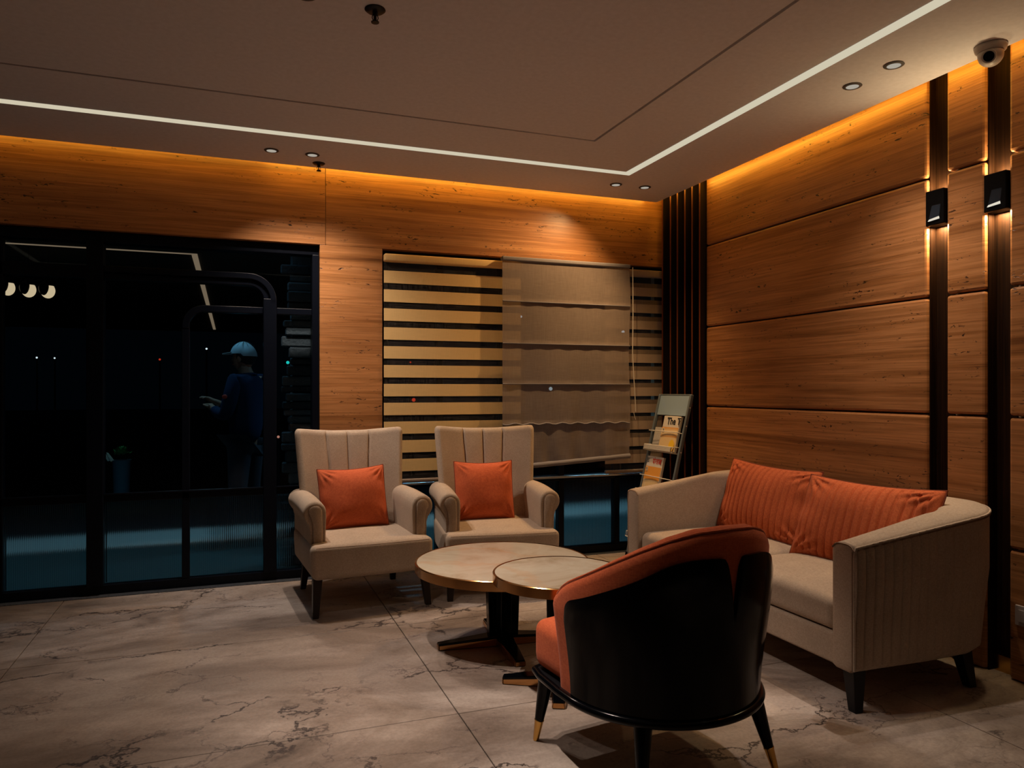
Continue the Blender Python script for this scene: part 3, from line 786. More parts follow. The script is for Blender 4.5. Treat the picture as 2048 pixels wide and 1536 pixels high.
# ------------------------------------------------------------------ coffee tables
def table(label, loc, rad, ztop_, rz, armL, colw, rim):
    t = empty('coffee_table', loc, rz); tag(t, label, 'table', 'round bronze edged coffee tables')
    MB().lathe([(rad - .014, ztop_ - rim), (rad, ztop_ - rim), (rad, ztop_ - .002), (rad - .003, ztop_ + .001), (rad - .008, ztop_ + .001), (rad - .010, ztop_ - .006)], 96).build('rim', 'bronze', t, smooth=40)
    MB().lathe([(.001, ztop_ - rim + .004), (rad - .012, ztop_ - rim + .004), (rad - .0102, ztop_ - .0012), (.001, ztop_ - .001)], 96).build('tabletop', 'table_marble', t, smooth=40)
    hw = colw / 2; zt = ztop_ - rim
    for k in range(2):
        b = MB()
        def P(x, y, z): return (x, y, z) if k == 0 else (-y, x, z)
        th = colw * .17
        b.hexa([P(-hw * .92, -th, .05), P(hw * .92, -th, .05), P(hw * .92, th, .05), P(-hw * .92, th, .05), P(-hw * 1.05, -th, zt), P(hw * 1.05, -th, zt), P(hw * 1.05, th, zt), P(-hw * 1.05, th, zt)])
        b.build('column', 'black_gloss', t, bevel=.003)
    for k in range(4):
        a = PI / 2 * k; c, s = math.cos(a), math.sin(a)
        def P(x, y, z): return (c * x - s * y, s * x + c * y, z)
        f = MB().hexa([P(.02, -.042, 0), P(armL, -.026, 0), P(armL, .026, 0), P(.02, .042, 0), P(.02, -.042, .055), P(armL, -.022, .030), P(armL, .022, .030), P(.02, .042, .055)]).build('foot', 'black_gloss', t, bevel=.003)
        g = MB()
        for sg in (-1, 1):
            g.hexa([P(.03, sg * .0425 - .0012, .004), P(armL - .004, sg * .0265 - .0012, .004), P(armL - .004, sg * .0265 + .0012, .004), P(.03, sg * .0425 + .0012, .004), P(.03, sg * .0425 - .0012, .040), P(armL - .004, sg * .0245 - .0012, .022), P(armL - .004, sg * .0245 + .0012, .022), P(.03, sg * .0425 + .0012, .040)])
        g.hexa([P(armL, -.024, .004), P(armL + .0022, -.024, .004), P(armL + .0022, .024, .004), P(armL, .024, .004), P(armL, -.021, .024), P(armL + .0022, -.021, .024), P(armL + .0022, .021, .024), P(armL, .021, .024)])
        g.build('bronze_inlay', 'bronze', f)
    return t
table('larger low round coffee table with cream marble top and bronze rim', (1.285, 3.575, 0), .447, .430, math.atan2(.03, -.33) , .335, .165, .045)
table('smaller taller round coffee table overlapping the larger table edge', (1.345, 2.985, 0), .300, .500, math.atan2(.11, -.225), .255, .12, .043)

# ------------------------------------------------------------------ rust tub chair
tc = empty('tub_chair', (1.406, 2.298, 0), R(7)); tag(tc, 'rust tub chair with glossy black rear shell in the foreground', 'chair')
FY = .078
def tpos(s, r):   # s in [-1,1]; |s|<.86 arc (90 deg), beyond straight; positive = left
    g = 1 if s > 0 else -1; q = abs(s)
    if q <= .86:
        a = q / .86 * PI / 2; return (-g * r * math.sin(a), -r * math.cos(a))
    return (-g * r, FY * (q - .86) / .14)
def adeg(s): return abs(s) / .86 * 90
TAB = [(0, .872), (18, .866), (32, .842), (45, .808), (60, .760), (75, .710), (90, .665), (98, .640), (104.7, .610)]
def tz(s):
    a = adeg(s)
    for (a0, z0), (a1, z1) in zip(TAB, TAB[1:]):
        if a <= a1: return z0 + (z1 - z0) * (a - a0) / (a1 - a0)
    return TAB[-1][1]
def rad(z): return .343 + .042 * smooth((z - .26) / .45)
rs = []; NS = 72; TT = .088
def tsec(s, z1, ins=0, dy=0):
    L = []; h = TT / 2
    def q(r, z): p = tpos(s, r); return (p[0], p[1] + dy, z)
    zt = z1 - h
    for z in (.27, .36, .45, .54): 
        if z < zt - .02: L.append(q(rad(z) - ins, z))
        else: L.append(q(rad(zt) - ins, zt - .02 + .004 * len(L)))
    L.append(q(rad(zt) - ins, zt))
    for k in range(1, 8):
        an = PI * k / 8; L.append(q(rad(zt) - h + (h - ins) * math.cos(an), zt + (h - ins) * math.sin(an)))
    L.append(q(rad(zt) - TT + ins, zt)); L.append(q(rad(.42) - TT + ins, .42)); L.append(q(rad(.27) - TT + ins, .27))
    return L
for i in range(NS + 1):
    s = -1 + 2 * i / NS; rs.append(tsec(s, tz(s)))
rs = [tsec(-1, tz(1) - .03, .030, .030), tsec(-1, tz(1) - .012, .014, .024), tsec(-1, tz(1) - .003, .004, .013)] + rs + [tsec(1, tz(1) - .003, .004, .013), tsec(1, tz(1) - .012, .014, .024), tsec(1, tz(1) - .03, .030, .030)]
MB().rings(rs).build('tub', 'rust_velvet', tc, smooth=60, fixn=True)
pth = []
for i in range(NS + 1):
    s = -1 + 2 * i / NS; zt = tz(s) - TT / 2; p = tpos(s, rad(zt) - TT / 2 + .045 * math.cos(R(52))); pth.append((p[0], p[1], zt + .045 * math.sin(R(52))))
def armf(g):
    L = []
    for k in range(1, 9):
        z = tz(1) - .012 - (tz(1) - .30) * k / 8; p = tpos(g, rad(z) - .028); L.append((p[0], p[1] + .027 , z))
    return L
pth = list(reversed(armf(-1))) + pth + armf(1)
MB().tube(pth, .0048, 6).build('piping', 'rust_velvet', tc, smooth=60)
MB().tube([(x * 1.006, y - .002 if y > 0 else y * 1.006, z - .005) for x, y, z in pth], .0030, 5).build('seam', 'rust_seam', tc, smooth=60)
# black shell
b = MB(); SL = []
SHT = [(0, .778), (14, .782), (27, .776), (36, .750), (46, .712), (66, .654), (80, .616), (100, .580)]
def lin(T, a):
    for (a0, z0), (a1, z1) in zip(T, T[1:]):
        if a <= a1: return z0 + (z1 - z0) * (a - a0) / (a1 - a0)
    return T[-1][1]
def shell_top(s):
    a = adeg(s); z = sum(lin(SHT, abs(a + q)) for q in range(-8, 9)) / 17
    d = (a - .5) / 6.2
    if d < 1: z -= .17 * (1 - max(0, d)) ** 2.6 + .012 * (1 - max(0, d))
    e = (90 - a) / 7.0
    if e < 1: z -= .05 * (1 - math.sqrt(max(0, 1 - (1 - max(0, e)) ** 2)))
    return z
ss = sorted(set([-.86 + 1.72 * i / 90 for i in range(91)] + [k * g for g in (-1, 1) for k in (0, .003, .006, .010, .015, .02, .027, .035, .044, .054)] + [g * (.86 - k) for g in (-1, 1) for k in (.003, .008, .015, .025, .04)]))
outer = []; inner = []
for s in ss:
    z1 = shell_top(s); co_ = []; ci_ = []
    for k in range(15):
        z = .272 + (z1 - .272) * k / 14; f = smooth((z - .26) / .12)
        ro_ = rad(z) + .013; 
        if k == 14: ro_ -= .004
        p = tpos(s, ro_); co_.append((*p, z)); p = tpos(s, rad(z) - .004); ci_.append((*p, z))
    outer.append(co_ + list(reversed(ci_)))
MB().rings(outer).build('shell', 'black_gloss', tc, smooth=50, fixn=True)
def sdome(p):
    x, y, z = p
    if z > .40: z += .018 * max(0, 1 - (x / .33) ** 2) * max(0, 1 - ((y - .02) / .33) ** 2)
    if y > .2: y += .014 * (1 - (x / .33) ** 2); x *= 1 + .0 * y
    if z < .33 and y > .05: x *= 1 - .03 * (1 - (z - .27) / .06)
    if y < .02: x *= math.sqrt(max(0, 1 - ((y - .02) / .30) ** 2)) * .94 + .0
    elif y < .06: x *= .94 + .06 * (y - .02) / .04
    return (x, y, z)
MB().rbox(-.338, .338, -.22, .298, .272, .452, .04, 4, 10, sdome).build('seat', 'rust_velvet', tc, smooth=60)
rim = [(-.330, .288, .262), (-.346, .22, .262)] + [(*tpos(s, .358), .262) for s in [1 - 2 * i / 48 for i in range(49)]] + [(.346, .22, .262), (.330, .288, .262), (.29, .305, .262), (0, .315, .262), (-.29, .305, .262)]
MB().tube(rim, .0145, 10, closed=True).build('base_rim', 'black_gloss', tc, smooth=60)
bp = [(p[0], p[1]) for p in rim]
MB().rings([[(x * .99, y * .99, .245) for x, y in bp], [(x * .99, y * .99, .272) for x, y in bp]]).build('base_plate', 'black_metal', tc)
for tx_, ty_, fx, fy in ((-.305, .245, -.328, .288), (.305, .245, .328, .288), (-.235, -.235, -.285, -.29), (.235, -.235, .285, -.29)):
    T = Vector((tx_, ty_, .25)); B = Vector((fx, fy, 0)); q = B + (T - B) * .30
    lg = MB().cyl(q, T, .0165, .031, 18).build('leg', 'black_gloss', tc, smooth=40)
    MB().tube([B, B + (T - B) * .012, q, q + (T - B) * .02, q + (T - B) * .03], [.0095, .011, .0168, .0185, .0165], 18).build('brass_ferrule', 'brass', lg, smooth=40)

# ------------------------------------------------------------------ newspaper rack
rk = bpy.data.objects.new('newspaper_rack', None); COL.objects.link(rk)
tag(rk, 'leaning silver newspaper rack with wire baskets in the corner', 'rack')
bx, tx, hz = 2.885, 3.190, 1.265; RL = math.hypot(tx - bx, hz); RW = .43
RM = frame_mat((bx, 5.13, 0.0), (0, -1, 0), (tx - bx, 0, hz)); rk.matrix_world = RM    # local x to the viewer's right, y up the rails, z out
for x in (0, RW):
    r_ = MB().rbox(x - .011, x + .011, .012, RL, -.014, .014, .006, 3, 3).build('rail', 'rack_grey', rk, smooth=50)
    for y in (1.20, 1.06, .86, .55): MB().cyl((x + (.011 if x else -.011), y, 0), (x + (.014 if x else -.014), y, 0), .005, .005, 10).build('bolt', 'wire_white', r_, smooth=40)
    MB().rbox(x - .014, x + .014, .0, .03, -.016, .016, .005, 2, 2).build('foot_cap', 'black_metal', rk, smooth=50)
MB().box(.012, RW - .012, 1.135, RL - .004, -.004, .004).build('header_panel', 'rack_panel', rk, bevel=.002)
MB().tube([(0, RL - .004, 0), (RW, RL - .004, 0)], .007, 8).build('top_tube', 'rack_grey', rk, smooth=50)
for yb in (.845, .49, .15):
    w_ = MB(); zz = .062
    for (y, z) in ((yb, zz), (yb + .040, zz), (yb, .004)): w_.tube([(.014, y, z), (RW - .014, y, z)], .0034, 6)
    for x in (.014, RW - .014):
        w_.tube([(x, yb, .0), (x, yb, zz), (x, yb + .04, zz), (x, yb + .05, .0)], .0034, 6)
    for i in range(24): 
        x = .03 + (RW - .06) * i / 23; w_.tube([(x, yb, .004), (x, yb, zz), (x, yb + .04, zz)], .0016, 5)
    w_.build('wire_basket', 'wire_white', rk, smooth=50)
    w2 = MB().tube([(.012, yb + .155, .004), (.02, yb + .155, .050), (RW - .02, yb + .155, .050), (RW - .012, yb + .155, .004)], .0036, 6)
    w2.build('holder_wire', 'wire_white', rk, smooth=50)
def text(body, size, m, parent, x, y, z, sx=1, off=0.0, name='masthead', shear=0):
    c = bpy.data.curves.new(name, 'FONT'); c.body = body; c.size = size; c.offset = off; c.extrude = .0003; c.shear = shear
    t = bpy.data.objects.new(name, c); COL.objects.link(t)
    dg = bpy.context.evaluated_depsgraph_get(); me = bpy.data.meshes.new_from_object(t.evaluated_get(dg))
    bpy.data.objects.remove(t); o = bpy.data.objects.new(name, me); COL.objects.link(o)
    me.materials.clear(); me.materials.append(MATS[m]); o.parent = parent; o.location = (x, y, z); o.scale = (sx, 1, 1); return o
def paper(label, x0, x1, y0, y1, z, th, tilt=0, m='newsprint'):
    b = MB(); n = 10; lo = []
    rs = []
    for j in range(9):
        y = y0 + (y1 - y0) * j / 8; r1 = []
        for i in range(n + 1):
            f = i / n; x = x0 + (x1 - x0) * f; r1.append((x - x0, y - y0, th * (.5 + .5 * math.sin(PI * min(1, f * 1.0)) ** .5) + .006 * f * f))
        r2 = [(x, yy, 0) for x, yy, _ in reversed(r1)]
        rs.append(r1 + r2)
    o = b.rings(rs).build('newspaper', m, None, smooth=50, fixn=True)
    tag(o, label, 'newspaper', 'newspapers in the rack')
    o.matrix_world = RM @ Matrix.Translation((x0, y0, z)) @ Matrix.Rotation(tilt, 4, 'Z'); return o
p1 = paper('folded newspaper with black masthead and orange picture in the upper basket', .165, .405, .852, 1.125, .016, .022)
def sheet(name, m, par, x0, x1, y0, y1, z, W_, th): 
    b = MB(); lo = []; hi = []
    for i in range(9):
        x = x0 + (x1 - x0) * i / 8; f = x / W_; zz = th * (.5 + .5 * math.sin(PI * min(1, f)) ** .5) + .006 * f * f + z
        lo.append((x, y0, zz)); hi.append((x, y1, zz))
    return b.rings([lo, hi], closed=False).build(name, m, par, smooth=60)
sheet('front_picture', 'advert_cream', p1, .004, .236, .004, .185, .0008, .24, .022)
sheet('front_picture', 'advert_orange', p1, .004, .236, .110, .185, .0014, .24, .022)
yb_ = MB(); yb_.add([(.19 + .043 * math.cos(a) * (.8 if math.cos(a) < 0 else .95), .045 + .047 * math.sin(a), .0262 + .004 * ((.19 + .04 * math.cos(a)) / .24 - .75)) for a in [2 * PI * k / 24 for k in range(24)]], [tuple(range(24))]).build('yellow_blob', 'advert_yellow', p1)
text('The T', .074, 'ink_black', p1, .072, .208, .0252, 1.0, .0016)
MB().box(.030, .052, .145, .176, .0195, .0235).build('logo_box', 'newsprint', p1); text('T', .026, 'ink_black', p1, .033, .151, .0238, 1, .001, 'logo_letter')
paper('grey text newspaper standing behind the upper folded newspaper', .035, .26, .852, 1.035, .003, .008, 0, 'newsprint_text')
paper('newspaper sheets folded over the upper basket front wire', .02, .41, .848, .882, .0675, .003, 0, 'newsprint_text')
p3 = paper('folded newspaper with red masthead and orange picture in the lower basket', .045, .285, .498, .800, .016, .022)
sheet('front_picture', 'advert_flat', p3, .004, .236, .120, .222, .0008, .24, .022)
sheet('front_picture', 'advert_cream', p3, .004, .236, .004, .120, .0008, .24, .022)
text('पंजाब', .060, 'ink_red', p3, .105, .245, .0250, .95, .0012)
text('ਦਾ', .001, 'ink_black', p3, .03, .1, .02, 1, 0, 'small_print') if False else None
MB().box(.030, .052, .185, .215, .0195, .0235).build('logo_box', 'newsprint', p3); text('T', .024, 'ink_black', p3, .033, .190, .0238, 1, .001, 'logo_letter')
for k in range(3):
    MB().box(.012, .06, .255 + .012 * k, .260 + .012 * k, .017, .0195).build('small_print', 'ink_black', p3)

# ------------------------------------------------------------------ ceiling fittings
def downlight(label, x, y, power, aim=(0, 0), lens='lamp_dim', col=SPOT_COL, cone=96):
    t = empty('downlight', (x, y, 2.80)); tag(t, label, 'downlight', 'recessed ceiling downlights')
    MB().lathe([(.028, -.0005), (.043, -.0005), (.045, -.003), (.041, -.006), (.031, -.0065), (.028, -.004)], 32).build('trim_ring', 'trim_grey', t, smooth=40)
    MB().lathe([(.001, -.0015), (.029, -.0015), (.030, -.0055), (.001, -.0075)], 24).build('lens', lens, t, smooth=40)
    lamp('downlight_beam', 'SPOT', (0, 0, -.012), power, col, t, rot=(R(aim[0]), R(aim[1]), 0), spot_size=R(cone), spot_blend=1.0, shadow_soft_size=.018)
    return t
downlight('ceiling downlight above the left armchair, left of its pair', .212, 4.86, SPOT_BACK_L, (-4, -7), cone=112)
downlight('ceiling downlight above the left armchair, next to the small sprinkler', .46, 4.86, SPOT_BACK_L, (-4, -7), cone=112)
downlight('ceiling downlight by the far ceiling corner, left of its pair', 2.60, 4.79, SPOT_BACK_R, (2, 28), col=SPOT_AMBER, cone=136)
downlight('ceiling downlight by the far ceiling corner, right of its pair', 2.835, 4.78, SPOT_BACK_R * .75, (-4, 10), col=SPOT_AMBER, cone=84)
downlight('ceiling downlight above the sofa, farther of its pair', 2.85, 2.83, SPOT_SOFA)
downlight('ceiling downlight above the sofa, nearer of its pair', 2.845, 2.58, SPOT_SOFA)
downlight('ceiling downlight just cut by the top edge of the view', .25, 2.90, SPOT_MID, (2, -15), cone=64)
downlight('ceiling downlight overhead and out of view', .25, 2.67, SPOT_MID, (2, -15), cone=64)
for k_, (x_, y_) in enumerate(((1.15, -.45), (1.40, -.45))):  # unseen pair added to fill the ceiling and the tub chair's back
    downlight('added fill downlight behind the viewer, %s of its pair' % ('left', 'right')[k_], x_, y_, SPOT_REAR_FILL, (0, -6), cone=86)
def sprinkler(label, x, y, big):
    t = empty('sprinkler', (x, y, 2.80)); tag(t, label, 'sprinkler', 'ceiling fire sprinklers')
    MB().lathe([(.020, -.0005), (.040, -.0005), (.041, -.003), (.033, -.010), (.016, -.012)], 32).build('escutcheon', 'black_metal', t, smooth=50)
    MB().lathe([(.011, -.011), (.010, -.022), (.007, -.026)], 16).build('body', 'black_metal', t, smooth=50)
    f = MB()
    for s in (-1, 1): f.tube([(s * .009, 0, -.022), (s * .012, 0, -.034), (s * .008, 0, -.044), (0, 0, -.050)], .002, 6)
    f.build('frame_arms', 'black_metal', t, smooth=50)
    MB().cyl((0, 0, -.024), (0, 0, -.046), .0035 if not big else .0065, None, 8).build('bulb', 'black_metal', t, smooth=50)
    MB().lathe([(.001, -.050), (.016, -.050), (.0155, -.053), (.001, -.054)], 20).build('deflector', 'black_metal', t, smooth=50)
sprinkler('black ceiling sprinkler near the top edge of the view', .516, 2.92, True)
sprinkler('small black ceiling sprinkler near the back wall', .517, 5.03, False)
# cctv camera
cc = empty('security_camera', (3.083, 2.29, 2.80)); tag(cc, 'white dome security camera at the ceiling edge above the wall strips', 'camera')
MB().lathe([(.001, -.0005), (.062, -.0005), (.064, -.006), (.060, -.022), (.052, -.030), (.001, -.030)], 40).build('base', 'white_plastic', cc, smooth=45)
MB().sphere((0, 0, -.040), .050, 32, 20).build('dome', 'white_plastic', cc, smooth=180)
dv = Vector((-.80, -.42, -.42)).normalized()
MB().cyl(Vector((0, 0, -.040)) + dv * .036, Vector((0, 0, -.040)) + dv * .0485, .030, .028, 28).build('lens_ring', 'white_plastic', cc, smooth=40)
MB().cyl(Vector((0, 0, -.040)) + dv * .038, Vector((0, 0, -.040)) + dv * .0505, .023, .021, 28).build('lens', 'lens_black', cc, smooth=40)
MB().tube([(.055, .01, -.006), (.066, .02, -.004), (.075, .03, .02)], .004, 6).build('cable', 'black_metal', cc, smooth=50)
# wall sconces on the wood strips
def sconce(label, y0, y1):
    yc = (y0 + y1) / 2; t = empty('wall_sconce', (3.316, yc, 2.20)); tag(t, label, 'wall lamp', 'black box sconces on the dark strips'); o = t.location
    MB().box(3.243, 3.3155, y0 + .002, y1 - .006, 2.118, 2.292).build('body', 'sconce_black', t, org=o, bevel=.004)
    ym_ = yc
    MB().add([(3.2425, ym_ + .030, 2.150), (3.2425, ym_ - .028, 2.150), (3.2425, ym_ - .036, 2.215), (3.2425, ym_ + .012, 2.215)], [(0, 1, 2, 3)]).build('reflector', 'reflector_blue', t, org=o)
    MB().hexa([(3.236, ym_ + .030, 2.140), (3.236, ym_ - .030, 2.144), (3.2428, ym_ - .030, 2.144), (3.2428, ym_ + .030, 2.140), (3.240, ym_ + .026, 2.149), (3.240, ym_ - .028, 2.156), (3.2428, ym_ - .028, 2.156), (3.2428, ym_ + .026, 2.149)]).build('lamp_slit', 'lamp_lens', t, org=o)
    for z, rx, kk in ((2.114, 0, 1), (2.296, PI, .45)):
        lamp('sconce_beam', 'AREA', (3.283 - o.x, 0, z - o.z), SCONCE_W * kk, (1, .72, .38), t, rot=(rx, 0, 0), shape='RECTANGLE', size=.05, size_y=.06)
sconce('black box wall sconce on the dark strip nearer the corner', 2.6476, 2.757)
sconce('black box wall sconce on the dark strip nearer the camera', 2.335, 2.449)
# socket plate
sk = cbox('socket_plate', 'white_plastic', 3.250, 3.2595, 2.165, 2.302, .256, .346, None, bevel=.003); tag(sk, 'pale switch socket plate low on the stone wall at the edge', 'socket')
cbox('rocker', 'white_plastic', 3.247, 3.2505, 2.255, 2.285, .275, .327, sk).location = (-.0065, .036, 0)
OUTLAMPS = [
    ('street_lamp', 'tiny white lamp far outside, left of two in the dark door glass', 'lamp', -4.02, 18.58, 2.00, 0.020, 'white_glow'),
    ('street_lamp', 'tiny white lamp far outside, right of two in the dark door glass', 'lamp', -3.66, 18.45, 1.99, 0.018, 'white_glow'),
    ('signal_lamp', 'tiny red lamp far outside in the middle of the door glass', 'lamp', -1.53, 17.65, 1.96, 0.022, 'red_glow'),
    ('street_lamp', 'tiny white lamp outside between the arched frame and the person', 'lamp', -0.51, 15.14, 2.08, 0.018, 'white_glow'),
    ('signal_lamp', 'tiny cyan green lamp outside in the narrow side glass', 'lamp', 0.93, 14.60, 1.82, 0.030, 'cyan_glow'),
    ('street_lamp', 'small bright white lamp outside in side glass, left of close two', 'lamp', 0.83, 12.50, 1.31, 0.024, 'white_glow'),
    ('street_lamp', 'small bright white lamp outside in side glass, right of close two', 'lamp', 0.91, 12.47, 1.30, 0.020, 'white_glow'),
    ('bollard_lamp', 'amber lamp outside just left of the left armchair top', 'lamp', 0.67, 9.36, 0.83, 0.028, 'amber_glow'),
    ('bollard_lamp', 'dim pink lamp outside low beside the door post', 'lamp', 0.49, 9.43, 0.73, 0.016, 'pink_glow'),
    ('signal_lamp', 'bright red lamp shining through a sheer stripe of the zebra blind', 'lamp', 2.71, 11.80, 1.14, 0.030, 'red_glow'),
    ('signal_lamp', 'faint red lamp higher up behind the zebra blind', 'lamp', 2.66, 11.82, 1.75, 0.014, 'red_glow'),
    ('street_lamp', 'white lamp at the left edge of the zebra blind', 'lamp', 2.27, 11.96, 2.40, 0.018, 'white_glow'),
    ('street_lamp', 'white lamp glowing through the lower middle of the roman shade', 'lamp', 4.79, 11.02, 1.32, 0.030, 'white_glow'),
    ('street_lamp', 'white lamp at the left of the roman shade', 'lamp', 4.34, 11.19, 2.49, 0.018, 'white_glow'),
    ('street_lamp', 'white lamp at the right edge of the roman shade', 'lamp', 5.89, 10.61, 2.24, 0.026, 'white_glow'),
]

# ------------------------------------------------------------------ outdoors at night
struct(MB().box(-14, 9, 5.48, 6.92, -.14, -.02).build('porch_floor', 'porch_tile'))
struct(MB().box(-14, 9, 6.93, 7.62, -.16, -.012).build('porch_kerb', 'porch_kerb'))
struct(MB().box(-40, 30, 7.63, 60, -.30, -.10).build('road', 'asphalt'))
cp = struct(MB().box(-7, 6, 5.52, 21, 2.83, 2.95).build('added_porch_ceiling', 'added_ceiling_paint'))  # added slab overhead, carries the stand-in light line and added lamps
ll = MB().box(-6, -.40, 9.02, 9.06, 2.822, 2.829).hexa([(-.46, 9.06, 2.815), (-.40, 9.06, 2.815), (-.46, 20, 2.815), (-.52, 20, 2.815), (-.46, 9.06, 2.829), (-.40, 9.06, 2.829), (-.46, 20, 2.829), (-.52, 20, 2.829)])
tag(ll.build('mirrored_light_line', 'mirrored_led'), 'warm bent light line standing in for a reflection in the glass doors', 'light')  # glowing strip stands in for the room's light line mirrored in the glass
def porch_fill(x, y, e, where, spread=120, col=OUT_COL):  # unseen lamps added to light the porch, the person and the pillar
    t = empty('added_porch_lamp', (x, y, 2.829)); tag(t, 'added unseen cool lamp washing the porch outside, ' + where, 'lamp', 'added lamps over the porch')
    MB().lathe([(.001, -.012), (.07, -.012), (.08, 0), (.001, 0)], 20).build('fitting', 'black_metal', t, smooth=40)
    lamp('added_porch_beam', 'SPOT', (0, 0, -.03), e, col, t, spot_size=R(spread), spot_blend=.6, shadow_soft_size=.06)
OUT_E = 24
for x, n_, k_ in ((-2.6, 'farthest left', 1.2), (-.3, 'over the standing person', 1.0), (1.9, 'behind the striped blind', 2.2), (3.9, 'farthest right', 2.6)): porch_fill(x, 6.75, OUT_E * k_, n_)
porch_fill(-.12, 5.66, 5.0, 'beside the slate pillar', 110)
# pendant lamps: opal bowls with a black half shade
def pendant(label, x, y, z):
    t = empty('pendant_lamp', (x, y, 2.83)); tag(t, label, 'lamp', 'glowing pendant lamps outside')
    c = (0, 0, z - 2.83)
    MB().sphere(c, .068, 24, 16, 1, 1, 1.2).build('opal_bowl', 'pendant_glow', t, smooth=180)
    MB().sphere((-.026, -.040, c[2] + .016), .052, 24, 16, 1, 1, 1.35).build('half_shade', 'black_metal', t, smooth=180)
    MB().cyl((0, 0, c[2] + .05), (0, 0, c[2] + .11), .062, .040, 20).build('cap', 'black_metal', t, smooth=40)
    MB().cyl((0, 0, c[2] + .1), (0, 0, 0), .004, None, 6).build('cord', 'black_metal', t, smooth=40)
pendant('glowing pendant lamp outside, leftmost of the row of three', -2.265, 9.24, 2.385)
pendant('glowing pendant lamp outside, middle of the row of three', -2.055, 9.16, 2.365)
pendant('glowing pendant lamp outside, rightmost of the row of three', -1.865, 9.09, 2.355)
# stacked slate pillar just outside the right jamb
sp = MB().box(.40, .66, 5.76, 6.0, -.02, 2.80).build('stone_pillar', 'slate'); tag(sp, 'dark stacked slate pillar seen through the narrow side glass', 'pillar')
z = .0; rr = random.Random(5)
while z < 2.20:
    h = rr.uniform(.05, .085); ox = rr.uniform(-.02, .05); oy = rr.uniform(0, .06)
    cbox('stone', 'slate', .365 - ox, .66, 5.72 - oy, 5.76, z + .003, z + h - .003, sp, bevel=.008, seg=1); z += h
# potted plant
pt = empty('potted_plant', (-1.285, 10.0, -.10)); tag(pt, 'small green potted plant outside the glass doors', 'plant', None)
MB().lathe([(.001, 0), (.08, 0), (.10, .50), (.11, .56), (.10, .56), (.095, .54), (.001, .53)], 24).build('pot', 'pot_blue', pt, smooth=40)
fr_ = MB()
for k in range(160):
    a = rr.uniform(0, 2 * PI); el = rr.uniform(.25, 1.5); L_ = rr.uniform(.06, .12); d = Vector((math.cos(a) * math.cos(el), math.sin(a) * math.cos(el), math.sin(el)))
    c = Vector((0, 0, .60)) + d * L_; n = d.cross(Vector((0, 0, 1))).normalized() * .012; u = d * .022
    fr_.add([c - u, c + n, c + u, c - n], [(0, 1, 2, 3)])
fl = fr_.build('foliage', 'leaf_green', pt); fl['kind'] = 'stuff'
lf = MB()
for k, (dx, dz) in enumerate(((-.25, .15), (-.18, .20), (-.13, .10))):
    dx *= .45; dz *= .5; lf.add([(-.07, -.06, .56), (-.07 + dx * .6, -.07, .53 + dz * .3), (-.07 + dx, -.08, .56 + dz), (-.09 + dx * .5, -.06, .60 + dz * .5)], [(0, 1, 2, 3)])
lf.build('pale_leaf', 'leaf_pale', pt)
lamp('plant_fill', 'SPOT', (-1.2, 8.9, 2.7), 14, (.55, 1, .85), None, rot=(R(22), 0, 0), spot_size=R(34), spot_blend=.5, shadow_soft_size=.05)  # unseen spot without a fitting, added to light the plant
# distant lamps on posts
def post_lamp(name, label, cat, x, y, z, r, m):
    t = empty(name, (x, y, -.10)); tag(t, label, cat)
    MB().cyl((0, .03, 0), (0, .03, z + .10), .022, .016, 8).build('post', 'black_metal', t, smooth=40)
    MB().sphere((0, 0, z + .10), r, 12, 8).build('lamp_head', m, t, smooth=180)
for args in OUTLAMPS: post_lamp(*args)

# ------------------------------------------------------------------ person outside
pr = empty('person', (.085, 6.70, -.02), R(150)); tag(pr, 'person in pale cap and dark blue shirt standing outside facing left', 'person')
def skinned(name, m, V_, E_, parent, sub=1):
    me = bpy.data.meshes.new(name); me.from_pydata([p for p, r in V_], E_, []); me.update()
    o = bpy.data.objects.new(name, me); COL.objects.link(o); o.parent = parent
    sk = o.modifiers.new('skin', 'SKIN'); sk.use_smooth_shade = True
    ly = me.skin_vertices[0] if me.skin_vertices else None
    if ly is None:
        bm = bmesh.new(); bm.from_mesh(me); bm.verts.layers.skin.verify(); bm.to_mesh(me); bm.free(); ly = me.skin_vertices[0]
    for i, (p, r) in enumerate(V_):
        rr2 = r if isinstance(r, tuple) else (r, r); ly.data[i].radius = rr2; ly.data[i].use_root = (i == 0)
    s = o.modifiers.new('sub', 'SUBSURF'); s.levels = sub; s.render_levels = sub
    dg = bpy.context.evaluated_depsgraph_get(); me2 = bpy.data.meshes.new_from_object(o.evaluated_get(dg)); me2.name = name
    bpy.data.objects.remove(o); o = bpy.data.objects.new(name, me2); COL.objects.link(o); o.parent = parent
    me2.materials.clear(); me2.materials.append(MATS[m]); me2.shade_smooth(); return o
